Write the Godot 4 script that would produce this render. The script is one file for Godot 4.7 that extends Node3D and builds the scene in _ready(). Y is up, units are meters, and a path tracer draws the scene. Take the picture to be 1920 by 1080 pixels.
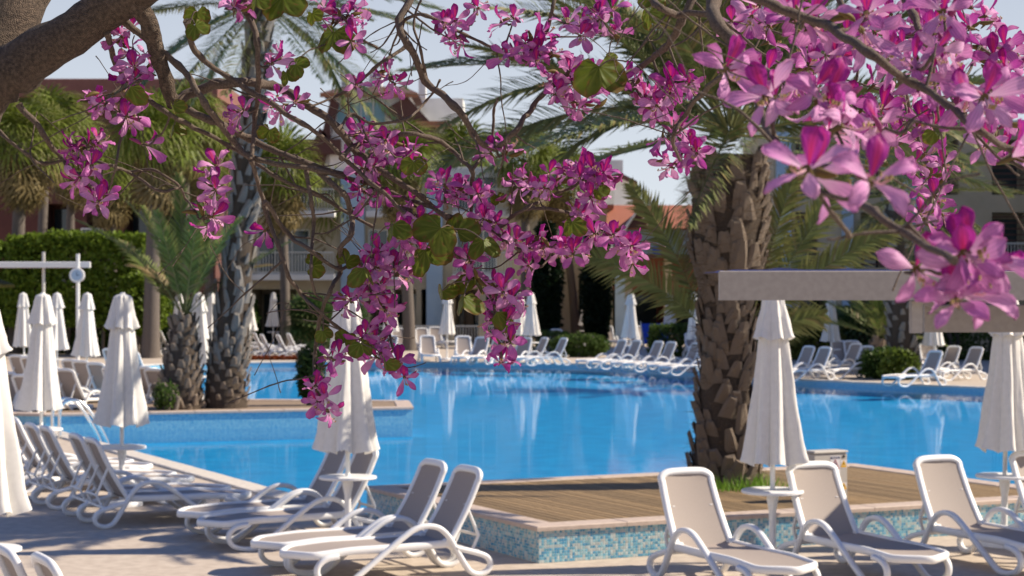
extends Node3D

const F := 3700.0
const EYE := 2.6
var cam: Camera3D
var eye_basis: Basis
var taken := {}
var mats := {}
var rng := RandomNumberGenerator.new()

func _ready() -> void:
	rng.seed = 11
	set_camera_and_light()
	make_materials()
	make_setting()
	make_islet()
	make_platform()
	make_loungers()
	make_umbrellas()
	make_pool_things()
	make_pergola()
	make_palms()
	make_greenery()
	make_buildings()
	make_blossom_tree()

# ------------------------------------------------------------------ camera, sky, sun
func set_camera_and_light() -> void:
	cam = Camera3D.new()
	cam.name = "camera"
	var lens := CameraAttributesPhysical.new()
	lens.frustum_focal_length = 12.0 / (540.0 / F)
	lens.frustum_near = 0.1
	lens.frustum_far = 900.0
	lens.frustum_focus_distance = 4.75
	lens.exposure_aperture = 13.0
	cam.attributes = lens
	cam.position = Vector3(0, EYE, 0)
	cam.rotation.x = atan(8.0 / F)
	eye_basis = Basis(Vector3.RIGHT, atan(8.0 / F))
	cam.near = 0.1
	cam.far = 900.0
	cam.current = true
	add_child(cam)
	cam.fov = rad_to_deg(2.0 * atan(540.0 / F))

	var env := Environment.new()
	env.background_mode = Environment.BG_SKY
	var sky := Sky.new()
	var sm := ProceduralSkyMaterial.new()
	sm.sky_top_color = Color(0.17, 0.36, 0.66)
	sm.sky_horizon_color = Color(0.95, 0.98, 1.0)
	sm.sky_curve = 0.24
	sm.ground_bottom_color = Color(0.35, 0.32, 0.29)
	sm.ground_horizon_color = Color(0.55, 0.54, 0.52)
	sm.sky_energy_multiplier = 0.79
	sm.sun_angle_max = 8.0
	sky.sky_material = sm
	env.sky = sky
	env.tonemap_mode = Environment.TONE_MAPPER_LINEAR
	env.tonemap_exposure = 1.55
	env.sdfgi_enabled = true
	env.ssao_enabled = true
	env.ssil_enabled = true
	var we := WorldEnvironment.new()
	we.name = "world_environment"
	we.environment = env
	add_child(we)

	var sun := DirectionalLight3D.new()
	sun.name = "sun"
	sun.light_energy = 1.6
	sun.light_color = Color(1.0, 0.945, 0.86)
	sun.light_angular_distance = 0.5
	sun.shadow_enabled = true
	var az := deg_to_rad(9.0)
	var el := deg_to_rad(37.0)
	var to_sun := Vector3(cos(az) * cos(el), sin(el), -sin(az) * cos(el))
	add_child(sun)
	sun.look_at_from_position(to_sun * 50.0, Vector3.ZERO, Vector3.UP)

# ------------------------------------------------------------------ helpers
func at(px: float, py: float, d: float) -> Vector3:
	return Vector3(0, EYE, 0) + eye_basis * (Vector3((px - 960.0) / F, (540.0 - py) / F, -1.0) * d)

func gp(px: float, py: float, h := 0.0) -> Vector3:
	var r := eye_basis * Vector3((px - 960.0) / F, (540.0 - py) / F, -1.0)
	var t := (h - EYE) / r.y
	return Vector3(0, EYE, 0) + r * t

func G(x: float, z: float, y := 0.0) -> Vector3:
	return Vector3(x, y, -z)

func numbered(n: String) -> String:
	if not taken.has(n):
		taken[n] = 0
		return n
	taken[n] += 1
	return "%s_%03d" % [n, taken[n]]

func thing(called: String, label: String, category: String, where := Vector3.ZERO, turn := 0.0, group := "") -> Node3D:
	var o := Node3D.new()
	o.name = numbered(called)
	add_child(o)
	o.position = where
	o.rotation.y = turn
	tag(o, label, category, group)
	return o

func tag(o: Node3D, label: String, category := "", group := "", kind := "") -> void:
	if label:
		o.set_meta("label", label)
	if category:
		o.set_meta("category", category)
	if group:
		o.set_meta("group", group)
	if kind:
		o.set_meta("kind", kind)

func copy_thing(o: Node3D, base: String, label: String) -> Node3D:
	var c: Node3D = o.duplicate()
	c.name = numbered(base)
	add_child(c)
	c.set_meta("label", label)
	return c

func begin() -> SurfaceTool:
	var s := SurfaceTool.new()
	s.begin(Mesh.PRIMITIVE_TRIANGLES)
	return s

func done(s: SurfaceTool) -> ArrayMesh:
	s.generate_normals()
	return s.commit()

func put(called: String, m: Mesh, mat: Material, parent: Node = null, xf := Transform3D.IDENTITY) -> MeshInstance3D:
	var o := MeshInstance3D.new()
	o.name = called if parent else numbered(called)
	o.mesh = m
	o.material_override = mat
	o.transform = xf
	if parent:
		parent.add_child(o, true)
	else:
		add_child(o)
	return o

func part(called: String, s: SurfaceTool, mat: Material, parent: Node = null) -> MeshInstance3D:
	return put(called, done(s), mat, parent)

func tri(s: SurfaceTool, a: Vector3, b: Vector3, c: Vector3) -> void:
	s.add_vertex(a)
	s.add_vertex(b)
	s.add_vertex(c)

func quad(s: SurfaceTool, a: Vector3, b: Vector3, c: Vector3, d: Vector3) -> void:
	tri(s, a, b, c)
	tri(s, a, c, d)

# a box with chamfered vertical and horizontal edges, given its centre, size and basis
func box(s: SurfaceTool, c: Vector3, size: Vector3, b := Basis.IDENTITY, ch := 0.0) -> void:
	s.set_smooth_group(-1)
	var h := size * 0.5
	if ch <= 0.0:
		var p := []
		for i in 8:
			p.append(c + b * Vector3(h.x if i & 1 else -h.x, h.y if i & 2 else -h.y, h.z if i & 4 else -h.z))
		quad(s, p[0], p[1], p[3], p[2])
		quad(s, p[5], p[4], p[6], p[7])
		quad(s, p[4], p[0], p[2], p[6])
		quad(s, p[1], p[5], p[7], p[3])
		quad(s, p[2], p[3], p[7], p[6])
		quad(s, p[4], p[5], p[1], p[0])
		return
	ch = minf(ch, minf(h.x, minf(h.y, h.z)) * 0.9)
	# top rim chamfer only: enough to catch light
	var lo := []
	var hi := []
	var tp := []
	for q in [Vector2(-1, -1), Vector2(1, -1), Vector2(1, 1), Vector2(-1, 1)]:
		lo.append(c + b * Vector3(q.x * h.x, -h.y, q.y * h.z))
		hi.append(c + b * Vector3(q.x * h.x, h.y - ch, q.y * h.z))
		tp.append(c + b * Vector3(q.x * (h.x - ch), h.y, q.y * (h.z - ch)))
	for i in 4:
		var j := (i + 1) % 4
		quad(s, lo[i], hi[i], hi[j], lo[j])
		quad(s, hi[i], tp[i], tp[j], hi[j])
	quad(s, tp[0], tp[3], tp[2], tp[1])
	quad(s, lo[0], lo[1], lo[2], lo[3])

# smooth curve through points
func curve(p: Array, n: int, closed := false) -> PackedVector3Array:
	var out := PackedVector3Array()
	var k := p.size()
	var segs := k if closed else k - 1
	for i in segs:
		var p0: Vector3 = p[(i - 1 + k) % k] if closed or i > 0 else p[0] * 2.0 - p[1]
		var p1: Vector3 = p[i]
		var p2: Vector3 = p[(i + 1) % k]
		var p3: Vector3 = p[(i + 2) % k] if closed or i + 2 < k else p[k - 1] * 2.0 - p[k - 2]
		for j in n:
			out.append(p1.cubic_interpolate(p2, p0, p3, float(j) / n))
	if not closed:
		out.append(p[k - 1])
	return out

# sweep an ellipse (ra in the bend's plane, rb along the side vector) along points; radii may vary
func sweep(s: SurfaceTool, pts: PackedVector3Array, ra: Variant, rb: Variant, sides: int, side := Vector3.ZERO, closed := false, caps := true, group := 0, power := 1.0) -> void:
	s.set_smooth_group(group)
	var n := pts.size()
	var rings := []
	var prev := side
	for i in n:
		var t: Vector3
		if closed:
			t = (pts[(i + 1) % n] - pts[(i - 1 + n) % n]).normalized()
		else:
			t = (pts[mini(i + 1, n - 1)] - pts[maxi(i - 1, 0)]).normalized()
		if prev == Vector3.ZERO:
			prev = t.cross(Vector3.UP if absf(t.y) < 0.9 else Vector3.RIGHT).normalized()
		var sv := (side if side != Vector3.ZERO else prev)
		sv = (sv - t * sv.dot(t)).normalized()
		prev = sv
		var nv := sv.cross(t).normalized()
		var a: float = ra[i] if ra is PackedFloat32Array else ra
		var b: float = rb[i] if rb is PackedFloat32Array else rb
		var ring := PackedVector3Array()
		for j in sides:
			var w := TAU * j / sides
			var cx := cos(w)
			var sx := sin(w)
			if power != 1.0:
				cx = signf(cx) * pow(absf(cx), power)
				sx = signf(sx) * pow(absf(sx), power)
			ring.append(pts[i] + nv * cx * a + sv * sx * b)
		rings.append(ring)
	var m := n if closed else n - 1
	for i in m:
		var r0: PackedVector3Array = rings[i]
		var r1: PackedVector3Array = rings[(i + 1) % n]
		for j in sides:
			var k := (j + 1) % sides
			quad(s, r0[j], r0[k], r1[k], r1[j])
	if caps and not closed:
		s.set_smooth_group(-1)
		for j in range(1, sides - 1):
			tri(s, rings[0][0], rings[0][j + 1], rings[0][j])
			tri(s, rings[n - 1][0], rings[n - 1][j], rings[n - 1][j + 1])
		s.set_smooth_group(group)

func rod(s: SurfaceTool, a: Vector3, b: Vector3, r: float, sides := 8) -> void:
	sweep(s, PackedVector3Array([a, b]), r, r, sides)

func lathe(s: SurfaceTool, prof: Array, sides: int, c := Vector3.ZERO, group := 0) -> void:
	s.set_smooth_group(group)
	for i in prof.size() - 1:
		var p: Vector2 = prof[i]
		var q: Vector2 = prof[i + 1]
		for j in sides:
			var w0 := TAU * j / sides
			var w1 := TAU * (j + 1) / sides
			var a := c + Vector3(cos(w0) * p.x, p.y, sin(w0) * p.x)
			var b := c + Vector3(cos(w1) * p.x, p.y, sin(w1) * p.x)
			var d := c + Vector3(cos(w0) * q.x, q.y, sin(w0) * q.x)
			var e := c + Vector3(cos(w1) * q.x, q.y, sin(w1) * q.x)
			if p.x > 0.0:
				tri(s, a, b, e)
			if q.x > 0.0:
				tri(s, a, e, d)

# grid surface from a function table rows[i][j]
func sheet(s: SurfaceTool, rows: Array, group := 0, colors := []) -> void:
	s.set_smooth_group(group)
	for i in rows.size() - 1:
		for j in rows[i].size() - 1:
			var idx := [[i, j], [i, j + 1], [i + 1, j + 1], [i, j], [i + 1, j + 1], [i + 1, j]]
			for q in idx:
				if colors.size():
					s.set_color(colors[q[0]][q[1]])
				s.add_vertex(rows[q[0]][q[1]])

# ------------------------------------------------------------------ materials
func lin(r: float, g: float, b: float) -> Color:
	return Color(r, g, b).linear_to_srgb()

func noise_tex(sd: int, freq: float, lo: Color, hi: Color, size := 512, octaves := 4, mid := Color(0, 0, 0, 0)) -> NoiseTexture2D:
	var n := FastNoiseLite.new()
	n.seed = sd
	n.frequency = freq
	n.noise_type = FastNoiseLite.TYPE_SIMPLEX_SMOOTH
	n.fractal_octaves = octaves
	var t := NoiseTexture2D.new()
	t.width = size
	t.height = size
	t.seamless = true
	t.noise = n
	var r := Gradient.new()
	if mid.a > 0.0:
		r.offsets = PackedFloat32Array([0.15, 0.5, 0.85])
		r.colors = PackedColorArray([lo, mid, hi])
	else:
		r.offsets = PackedFloat32Array([0.15, 0.85])
		r.colors = PackedColorArray([lo, hi])
	t.color_ramp = r
	return t

func bump_tex(sd: int, freq: float, size := 512, octaves := 4) -> NoiseTexture2D:
	return noise_tex(sd, freq, Color.BLACK, Color.WHITE, size, octaves)

func mat(called: String, c: Array, rough := 0.8) -> StandardMaterial3D:
	var m := StandardMaterial3D.new()
	m.resource_name = called
	m.albedo_color = lin(c[0], c[1], c[2])
	m.roughness = rough
	mats[called] = m
	return m

# surface with mottled colour: noise between two base colours, laid in world metres
func mottled(called: String, a: Array, b: Array, rough: float, scale: float, sd: int, freq := 0.012, bump := 0.0, world := true) -> StandardMaterial3D:
	var m := mat(called, [1, 1, 1], rough)
	m.albedo_color = Color.WHITE
	m.albedo_texture = noise_tex(sd, freq, lin(a[0], a[1], a[2]), lin(b[0], b[1], b[2]))
	m.uv1_triplanar = true
	m.uv1_world_triplanar = world
	m.uv1_scale = Vector3.ONE * scale
	if bump > 0.0:
		m.heightmap_enabled = true
		m.heightmap_scale = bump
		m.heightmap_texture = bump_tex(sd + 50, freq * 4.0)
	return m

func painted(called: String, rough: float, back := 0.0) -> StandardMaterial3D:
	var m := mat(called, [1, 1, 1], rough)
	m.albedo_color = Color.WHITE
	m.vertex_color_use_as_albedo = true
	m.cull_mode = BaseMaterial3D.CULL_DISABLED
	m.metallic_specular = 0.3
	if back > 0.0:
		m.backlight_enabled = true
		m.backlight = lin(back, back, back)
	return m

func make_materials() -> void:
	mottled("deck_stone", [0.44, 0.365, 0.295], [0.56, 0.475, 0.39], 0.75, 0.35, 3, 0.03, 0.1)
	mottled("coping", [0.46, 0.36, 0.30], [0.58, 0.47, 0.40], 0.6, 0.6, 5, 0.03, 0.1)
	mottled("pale_coping", [0.55, 0.50, 0.44], [0.68, 0.62, 0.55], 0.6, 0.6, 6, 0.03, 0.1)
	mottled("pool_floor", [0.0, 0.27, 0.60], [0.0, 0.35, 0.72], 0.5, 0.12, 7, 0.02)
	var pm := mat("pool_wall", [1, 1, 1], 0.3)
	pm.albedo_color = Color.WHITE
	var im := Image.create(256, 256, false, Image.FORMAT_RGB8)
	var tr := RandomNumberGenerator.new()
	tr.seed = 17
	im.fill(lin(0.50, 0.60, 0.62))
	for i in 32:
		for j in 32:
			var g := tr.randf()
			var c := lin(0.03, 0.30, 0.56).lerp(lin(0.22, 0.52, 0.66), g)
			im.fill_rect(Rect2i(i * 8, j * 8, 7, 7), c)
	pm.albedo_texture = ImageTexture.create_from_image(im)
	pm.uv1_triplanar = true
	pm.uv1_world_triplanar = true
	pm.uv1_scale = Vector3.ONE * 1.1
	var w := mat("water", [0.0, 0.16, 0.40], 0.015)
	w.albedo_color.a = 0.1
	w.transparency = BaseMaterial3D.TRANSPARENCY_ALPHA
	w.metallic_specular = 0.31
	w.heightmap_enabled = true
	w.heightmap_scale = 0.055
	w.heightmap_texture = bump_tex(21, 0.012, 512, 4)
	w.uv1_triplanar = true
	w.uv1_world_triplanar = true
	w.uv1_scale = Vector3(0.22, 0.22, 0.5)
	mottled("islet_soil", [0.20, 0.14, 0.095], [0.30, 0.22, 0.15], 0.85, 0.8, 61, 0.03, 0.2)
	mat("white_resin", [0.80, 0.80, 0.80], 0.38)
	var sl := mottled("sling", [0.33, 0.275, 0.24], [0.38, 0.32, 0.285], 0.75, 3.0, 9, 0.05, 0.0, false)
	sl.heightmap_enabled = true
	sl.heightmap_scale = 0.04
	sl.heightmap_texture = bump_tex(10, 0.3, 256, 1)
	var cv := mottled("canvas", [0.77, 0.755, 0.725], [0.84, 0.825, 0.80], 0.9, 1.2, 12, 0.02, 0.0, false)
	cv.backlight_enabled = true
	cv.backlight = lin(0.35, 0.34, 0.32)
	mat("white_metal", [0.78, 0.78, 0.76], 0.35)
	var ch := mat("chrome", [0.80, 0.80, 0.80], 0.25)
	ch.metallic = 1.0
	for k in 3:
		var t: float = [0.85, 1.0, 1.18][k]
		var m := mottled("plank_%d" % k, [0.17 * t, 0.108 * t, 0.05 * t], [0.30 * t, 0.205 * t, 0.105 * t], 0.75, 1.0, 30 + k, 0.02, 0.1, false)
		m.uv1_scale = Vector3(0.5, 3.0, 9.0)
	painted("mosaic", 0.25).metallic_specular = 0.5
	mat("grout", [0.60, 0.62, 0.60], 0.9)
	var pw := mottled("pergola_paint", [0.33, 0.295, 0.26], [0.38, 0.34, 0.30], 0.6, 1.0, 40, 0.03, 0.0)
	pw.heightmap_enabled = true
	pw.heightmap_scale = 0.02
	pw.heightmap_texture = bump_tex(41, 0.05)
	mat("blue_fabric", [0.01, 0.06, 0.48], 0.7)
	painted("leaf", 0.5, 0.6)
	painted("petal", 0.55, 0.6)
	painted("frond", 0.5, 0.5)
	mottled("bark", [0.06, 0.042, 0.03], [0.22, 0.16, 0.115], 0.95, 5.0, 44, 0.03, 1.2, false)
	mottled("twig", [0.08, 0.057, 0.043], [0.23, 0.175, 0.135], 0.9, 12.0, 45, 0.03, 0.3, false)
	mottled("palm_core", [0.06, 0.042, 0.03], [0.13, 0.095, 0.068], 0.95, 2.0, 46, 0.04, 1.5, false)
	mottled("palm_boot", [0.14, 0.105, 0.078], [0.33, 0.26, 0.20], 0.95, 6.0, 47, 0.03, 0.6, false)
	mottled("grey_boot", [0.13, 0.115, 0.10], [0.36, 0.33, 0.30], 0.95, 5.0, 48, 0.03, 0.6, false)
	mottled("palm_trunk", [0.10, 0.082, 0.07], [0.19, 0.16, 0.14], 0.95, 1.0, 49, 0.04, 1.0, false)
	mottled("cream_wall", [0.42, 0.36, 0.25], [0.47, 0.41, 0.30], 0.9, 0.15, 51)
	mottled("white_wall", [0.68, 0.68, 0.66], [0.75, 0.75, 0.73], 0.9, 0.15, 52)
	mottled("red_wall", [0.085, 0.030, 0.024], [0.105, 0.038, 0.03], 0.9, 0.15, 53)
	mottled("red_fascia", [0.17, 0.07, 0.055], [0.20, 0.085, 0.068], 0.8, 0.2, 54)
	mottled("terracotta", [0.27, 0.085, 0.045], [0.36, 0.125, 0.07], 0.85, 0.5, 55, 0.03)
	mottled("brown_roof", [0.075, 0.032, 0.026], [0.11, 0.05, 0.04], 0.85, 0.5, 56, 0.03)
	mottled("blue_wall_and_shade", [0.33, 0.46, 0.60], [0.38, 0.51, 0.64], 0.9, 0.15, 57)
	mat("wood_trim", [0.30, 0.13, 0.065], 0.7)
	var gl := mat("window_glass", [0.03, 0.05, 0.06], 0.05)
	gl.metallic_specular = 0.6
	mat("curtain", [0.18, 0.33, 0.38], 0.9)
	mat("rail_metal", [0.55, 0.55, 0.52], 0.4)
	mat("box_plastic", [0.50, 0.47, 0.43], 0.5)
	mat("yellow", [0.75, 0.42, 0.01], 0.5)
	mat("black", [0.02, 0.02, 0.022], 0.5)
	mat("navy", [0.03, 0.045, 0.13], 0.5)
	mat("red_print", [0.55, 0.14, 0.16], 0.5)
	mat("paper", [0.72, 0.70, 0.72], 0.5)
	mat("flower_bed", [0.20, 0.035, 0.012], 0.9)
	mat("olive_cloth", [0.10, 0.10, 0.02], 0.9)

# ------------------------------------------------------------------ the setting
const DR := Vector2(0.898, 0.440)
const DL := Vector2(-0.440, 0.898)
const PA := Vector2(0.256, 18.92)
var pool: PackedVector2Array

func pool_outline() -> PackedVector2Array:
	var b := PA + DL * 4.4
	var d := PA + DR * 6.86
	var out := PackedVector2Array([PA, d, PA + DR * 16.0])
	var far := []
	for q in [[18.5, 40.0], [17.5, 47.5], [12.7, 53.7], [8.6, 58.5], [6.0, 65.4], [2.7, 71.3], [-4.3, 73.7], [-9.75, 72.8], [-13.2, 70.0], [-14.2, 62.0], [-11.4, 54.0], [-9.8, 49.0], [-9.9, 43.5]]:
		far.append(Vector3(q[0], 0, q[1]))
	for p in curve(far, 6):
		out.append(Vector2(p.x, p.z))
	out.append(Vector2(-9.35, 38.6))
	out.append(b)
	return out

func flat_poly(s: SurfaceTool, poly: PackedVector2Array, y: float) -> void:
	s.set_smooth_group(-1)
	var idx := Geometry2D.triangulate_polygon(poly)
	for i in range(0, idx.size(), 3):
		var a := poly[idx[i]]
		var b := poly[idx[i + 1]]
		var c := poly[idx[i + 2]]
		if (b - a).cross(c - a) > 0.0:
			var t := b
			b = c
			c = t
		tri(s, G(a.x, a.y, y), G(c.x, c.y, y), G(b.x, b.y, y))

func make_setting() -> void:
	pool = pool_outline()
	var s := begin()
	for half in [PackedVector2Array([Vector2(-300, -60), Vector2(-4, -60), Vector2(-4, 500), Vector2(-300, 500)]), PackedVector2Array([Vector2(-4, -60), Vector2(300, -60), Vector2(300, 500), Vector2(-4, 500)])]:
		for p in Geometry2D.clip_polygons(half, pool):
			flat_poly(s, p, 0.0)
	var o := part("ground", s, mats.deck_stone)
	tag(o, "beige stone paved deck around the swimming pool", "", "", "structure")

	s = begin()
	flat_poly(s, pool, -0.36)
	o = part("pool_floor", s, mats.pool_floor)
	tag(o, "blue tiled floor of the swimming pool", "", "", "structure")
	s = begin()
	s.set_smooth_group(-1)
	for i in pool.size():
		var a := pool[i]
		var b := pool[(i + 1) % pool.size()]
		quad(s, G(a.x, a.y, -0.36), G(a.x, a.y, -0.001), G(b.x, b.y, -0.001), G(b.x, b.y, -0.36))
	o = part("pool_wall", s, mats.pool_wall)
	tag(o, "blue mosaic side walls of the swimming pool", "", "", "structure")
	s = begin()
	var inner := Geometry2D.offset_polygon(pool, -0.004)
	flat_poly(s, inner[0], -0.11)
	o = part("pool_water", s, mats.water)
	tag(o, "calm blue swimming pool water with reflections", "", "", "structure")

	# coping stones along the rim
	var rim := Node3D.new()
	rim.name = "pool_coping"
	add_child(rim)
	tag(rim, "pale stone coping along the pool rim", "", "", "structure")
	var n := pool.size()
	for i in range(1, n - 1):
		var a := pool[i]
		var b := pool[i + 1]
		var long := a.distance_to(b)
		var dirv := (b - a) / long
		var outw := Vector2(dirv.y, -dirv.x)
		var k := maxi(1, int(round(long / 0.75)))
		for j in k:
			var l := long / k - 0.008
			var mid := a + dirv * (long * (j + 0.5) / k) + outw * 0.16
			var st := begin()
			box(st, Vector3.ZERO, Vector3(l, 0.05, 0.36), Basis.IDENTITY, 0.012)
			var mi := part("coping_stone", st, mats.pale_coping, rim)
			mi.position = G(mid.x, mid.y, 0.006 + 0.002 * (j % 2))
			mi.rotation.y = atan2(dirv.y, dirv.x)

func make_islet() -> void:
	var t := Node3D.new()
	t.name = "palm_islet"
	add_child(t)
	tag(t, "raised stone islet with mosaic sides where the two palms grow", "", "", "structure")
	var poly := PackedVector2Array([Vector2(-10.3, 44.5), Vector2(-10.3, 38.6), Vector2(-9.0, 38.1), Vector2(-7.1, 38.7), Vector2(-2.04, 40.4), Vector2(-2.26, 42.9), Vector2(-6.3, 43.5)])
	var s := begin()
	flat_poly(s, Geometry2D.offset_polygon(poly, -0.25)[0], 0.235)
	part("paving", s, mats.islet_soil, t)
	var ms := begin()
	ms.set_smooth_group(-1)
	for i in poly.size():
		var a := poly[i]
		var b := poly[(i + 1) % poly.size()]
		quad(ms, G(a.x, a.y, -0.37), G(a.x, a.y, 0.2), G(b.x, b.y, 0.2), G(b.x, b.y, -0.37))
		var long := a.distance_to(b)
		var d := (b - a) / long
		var inw := Vector2(-d.y, d.x)
		if not Geometry2D.is_point_in_polygon((a + b) / 2 + inw * 0.1, poly):
			inw = -inw
		var k := maxi(1, int(round(long / 0.85)))
		for j in k:
			var st := begin()
			box(st, Vector3.ZERO, Vector3(long / k - 0.006, 0.05, 0.34), Basis.IDENTITY, 0.01)
			var mi := part("coping_stone", st, mats.coping, t)
			var mid := a + d * (long * (j + 0.5) / k) + inw * 0.14
			mi.position = G(mid.x, mid.y, 0.2251 + 0.0015 * (j % 2) + 0.003 * (i % 2))
			mi.rotation.y = atan2(d.y, d.x)
	part("side_wall", ms, mats.pool_wall, t)

func make_platform() -> void:
	var p := Node3D.new()
	p.name = "timber_platform"
	add_child(p)
	tag(p, "raised timber platform with stone coping and blue mosaic sides", "platform")
	p.position = G(PA.x, PA.y)
	p.rotation.y = atan2(DR.y, DR.x)
	var L := 6.86
	var D := 4.4
	var H := 0.31
	var s := begin()
	box(s, Vector3(L / 2, -0.035, -D / 2), Vector3(L, 0.69, D))
	part("core", s, mats.grout, p)
	# mosaic on the two sides that face the deck, and round the pool sides
	for side in 3:
		var ms := begin()
		ms.set_smooth_group(-1)
		var long: float = [L, D, L][side]
		var cols := int(long / 0.028)
		var rows := 11 if side < 2 else 18
		for c in cols:
			for r in rows:
				var u := c * 0.028 + 0.002
				var v := r * 0.028 + 0.003 - (0.20 if side == 2 else 0.0)
				var g := rng.randf()
				var col := Color(0.50, 0.58, 0.58)
				if g < 0.18:
					col = Color(0.08, 0.31, 0.50)
				elif g < 0.45:
					col = Color(0.16, 0.42, 0.56)
				elif g < 0.66:
					col = Color(0.32, 0.54, 0.60)
				elif g < 0.78:
					col = Color(0.52, 0.56, 0.54)
				ms.set_color(col * (0.85 + 0.3 * rng.randf()))
				var e := 0.003
				var q := []
				for w in [[u, v, e], [u + 0.0245, v, e], [u + 0.0245, v + 0.0245, e], [u, v + 0.0245, e]]:
					var b2 := 0.0022
					var uu: float = w[0]
					var vv: float = w[1]
					var fu := uu + (b2 if uu < u + 0.01 else -b2)
					var fv := vv + (b2 if vv < v + 0.01 else -b2)
					if side == 0:
						q.append([Vector3(fu, fv, e), Vector3(uu, vv, 0.0004)])
					elif side == 1:
						q.append([Vector3(-e, fv, -fu), Vector3(-0.0004, vv, -uu)])
					else:
						q.append([Vector3(fu, fv, -D - e), Vector3(uu, vv, -D - 0.0004)])
				quad(ms, q[0][0], q[3][0], q[2][0], q[1][0])
				for k in 4:
					var k2 := (k + 1) % 4
					quad(ms, q[k][0], q[k2][0], q[k2][1], q[k][1])
		var mo := part("mosaic_tiles", ms, mats.mosaic, p)
		mo.set_meta("kind", "stuff")
	# coping slabs
	var W := 0.30
	for e in [[Vector3(0, 0, 0), Vector3(1, 0, 0), L, 0.0], [Vector3(0, 0, -D), Vector3(1, 0, 0), L, 1.0], [Vector3(0, 0, 0), Vector3(0, 0, -1), D, 2.0], [Vector3(L, 0, 0), Vector3(0, 0, -1), D, 3.0]]:
		var along: Vector3 = e[1]
		var long: float = e[2]
		var which := int(e[3])
		var inward: Vector3 = [Vector3(0, 0, -1), Vector3(0, 0, 1), Vector3(1, 0, 0), Vector3(-1, 0, 0)][which]
		var st0 := W - 0.03 if which >= 2 else -0.03
		var st1 := long - W + 0.03 if which >= 2 else long + 0.03
		var k := int(round((st1 - st0) / 0.95))
		for j in k:
			var a0 := st0 + (st1 - st0) * j / k
			var a1 := st0 + (st1 - st0) * (j + 1) / k - 0.005
			var cs := begin()
			var bb := Basis.IDENTITY if which < 2 else Basis(Vector3.UP, PI / 2)
			box(cs, Vector3.ZERO, Vector3(a1 - a0, 0.045, W), bb, 0.008)
			var co := part("coping_slab", cs, mats.coping, p)
			co.position = e[0] + along * (a0 + a1) / 2 + inward * (W / 2 - 0.03) + Vector3(0, H + 0.0225, 0)
	# planks run back from the front edge
	var px0 := W - 0.03
	var np := 60
	var step := (L - 2 * px0) / np
	var ps := begin()
	box(ps, Vector3.ZERO, Vector3(D - 2 * px0 - 0.012, 0.028, step - 0.010), Basis.IDENTITY, 0.004)
	var pm := done(ps)
	for i in np:
		var pl := put("plank", pm, mats["plank_%d" % rng.randi_range(0, 2)], p)
		pl.rotation.y = PI / 2
		pl.position = Vector3(px0 + step * (i + 0.5), H + 0.022 + rng.randf_range(-0.0015, 0.0015), -D / 2)
	# tuft of grass at the palm's foot
	var gs := begin()
	var gr := RandomNumberGenerator.new()
	gr.seed = 5
	for i in 900:
		var a := gr.randf() * TAU
		var r := 0.30 + 0.42 * pow(gr.randf(), 1.3)
		var base := Vector3(cos(a) * r, 0.0, sin(a) * r)
		var h := gr.randf_range(0.08, 0.2) * (1.1 - (r - 0.3))
		var tip := base + Vector3(gr.randf_range(-0.08, 0.08), h, gr.randf_range(-0.08, 0.08))
		var sd := Vector3(-sin(a), 0, cos(a)).rotated(Vector3.UP, gr.randf() * 3.0) * 0.006
		gs.set_color(Color(0.10, 0.23, 0.02).lerp(Color(0.22, 0.36, 0.05), gr.randf()))
		tri(gs, base - sd, base + sd, tip)
	var go := part("grass", gs, mats.leaf)
	tag(go, "tuft of bright green grass at the foot of the big palm", "grass", "", "stuff")
	go.position = gp(1362, 912, 0.35) + Vector3(0, 0.003, 0)

# ------------------------------------------------------------------ loungers
var lounger0: Node3D

func outline_w(x: float) -> float:
	if x < 0.24:
		var k := (0.24 - x) / 0.24
		return 0.10 + 0.20 * pow(maxf(0.0, 1.0 - pow(k, 2.4)), 0.5)
	return 0.30

func seat_y(x: float) -> float:
	return 0.275 + 0.04 * smoothstep(0.0, 0.6, x) - 0.012 * sin(clampf(x / 1.5, 0, 1) * PI)

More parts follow.
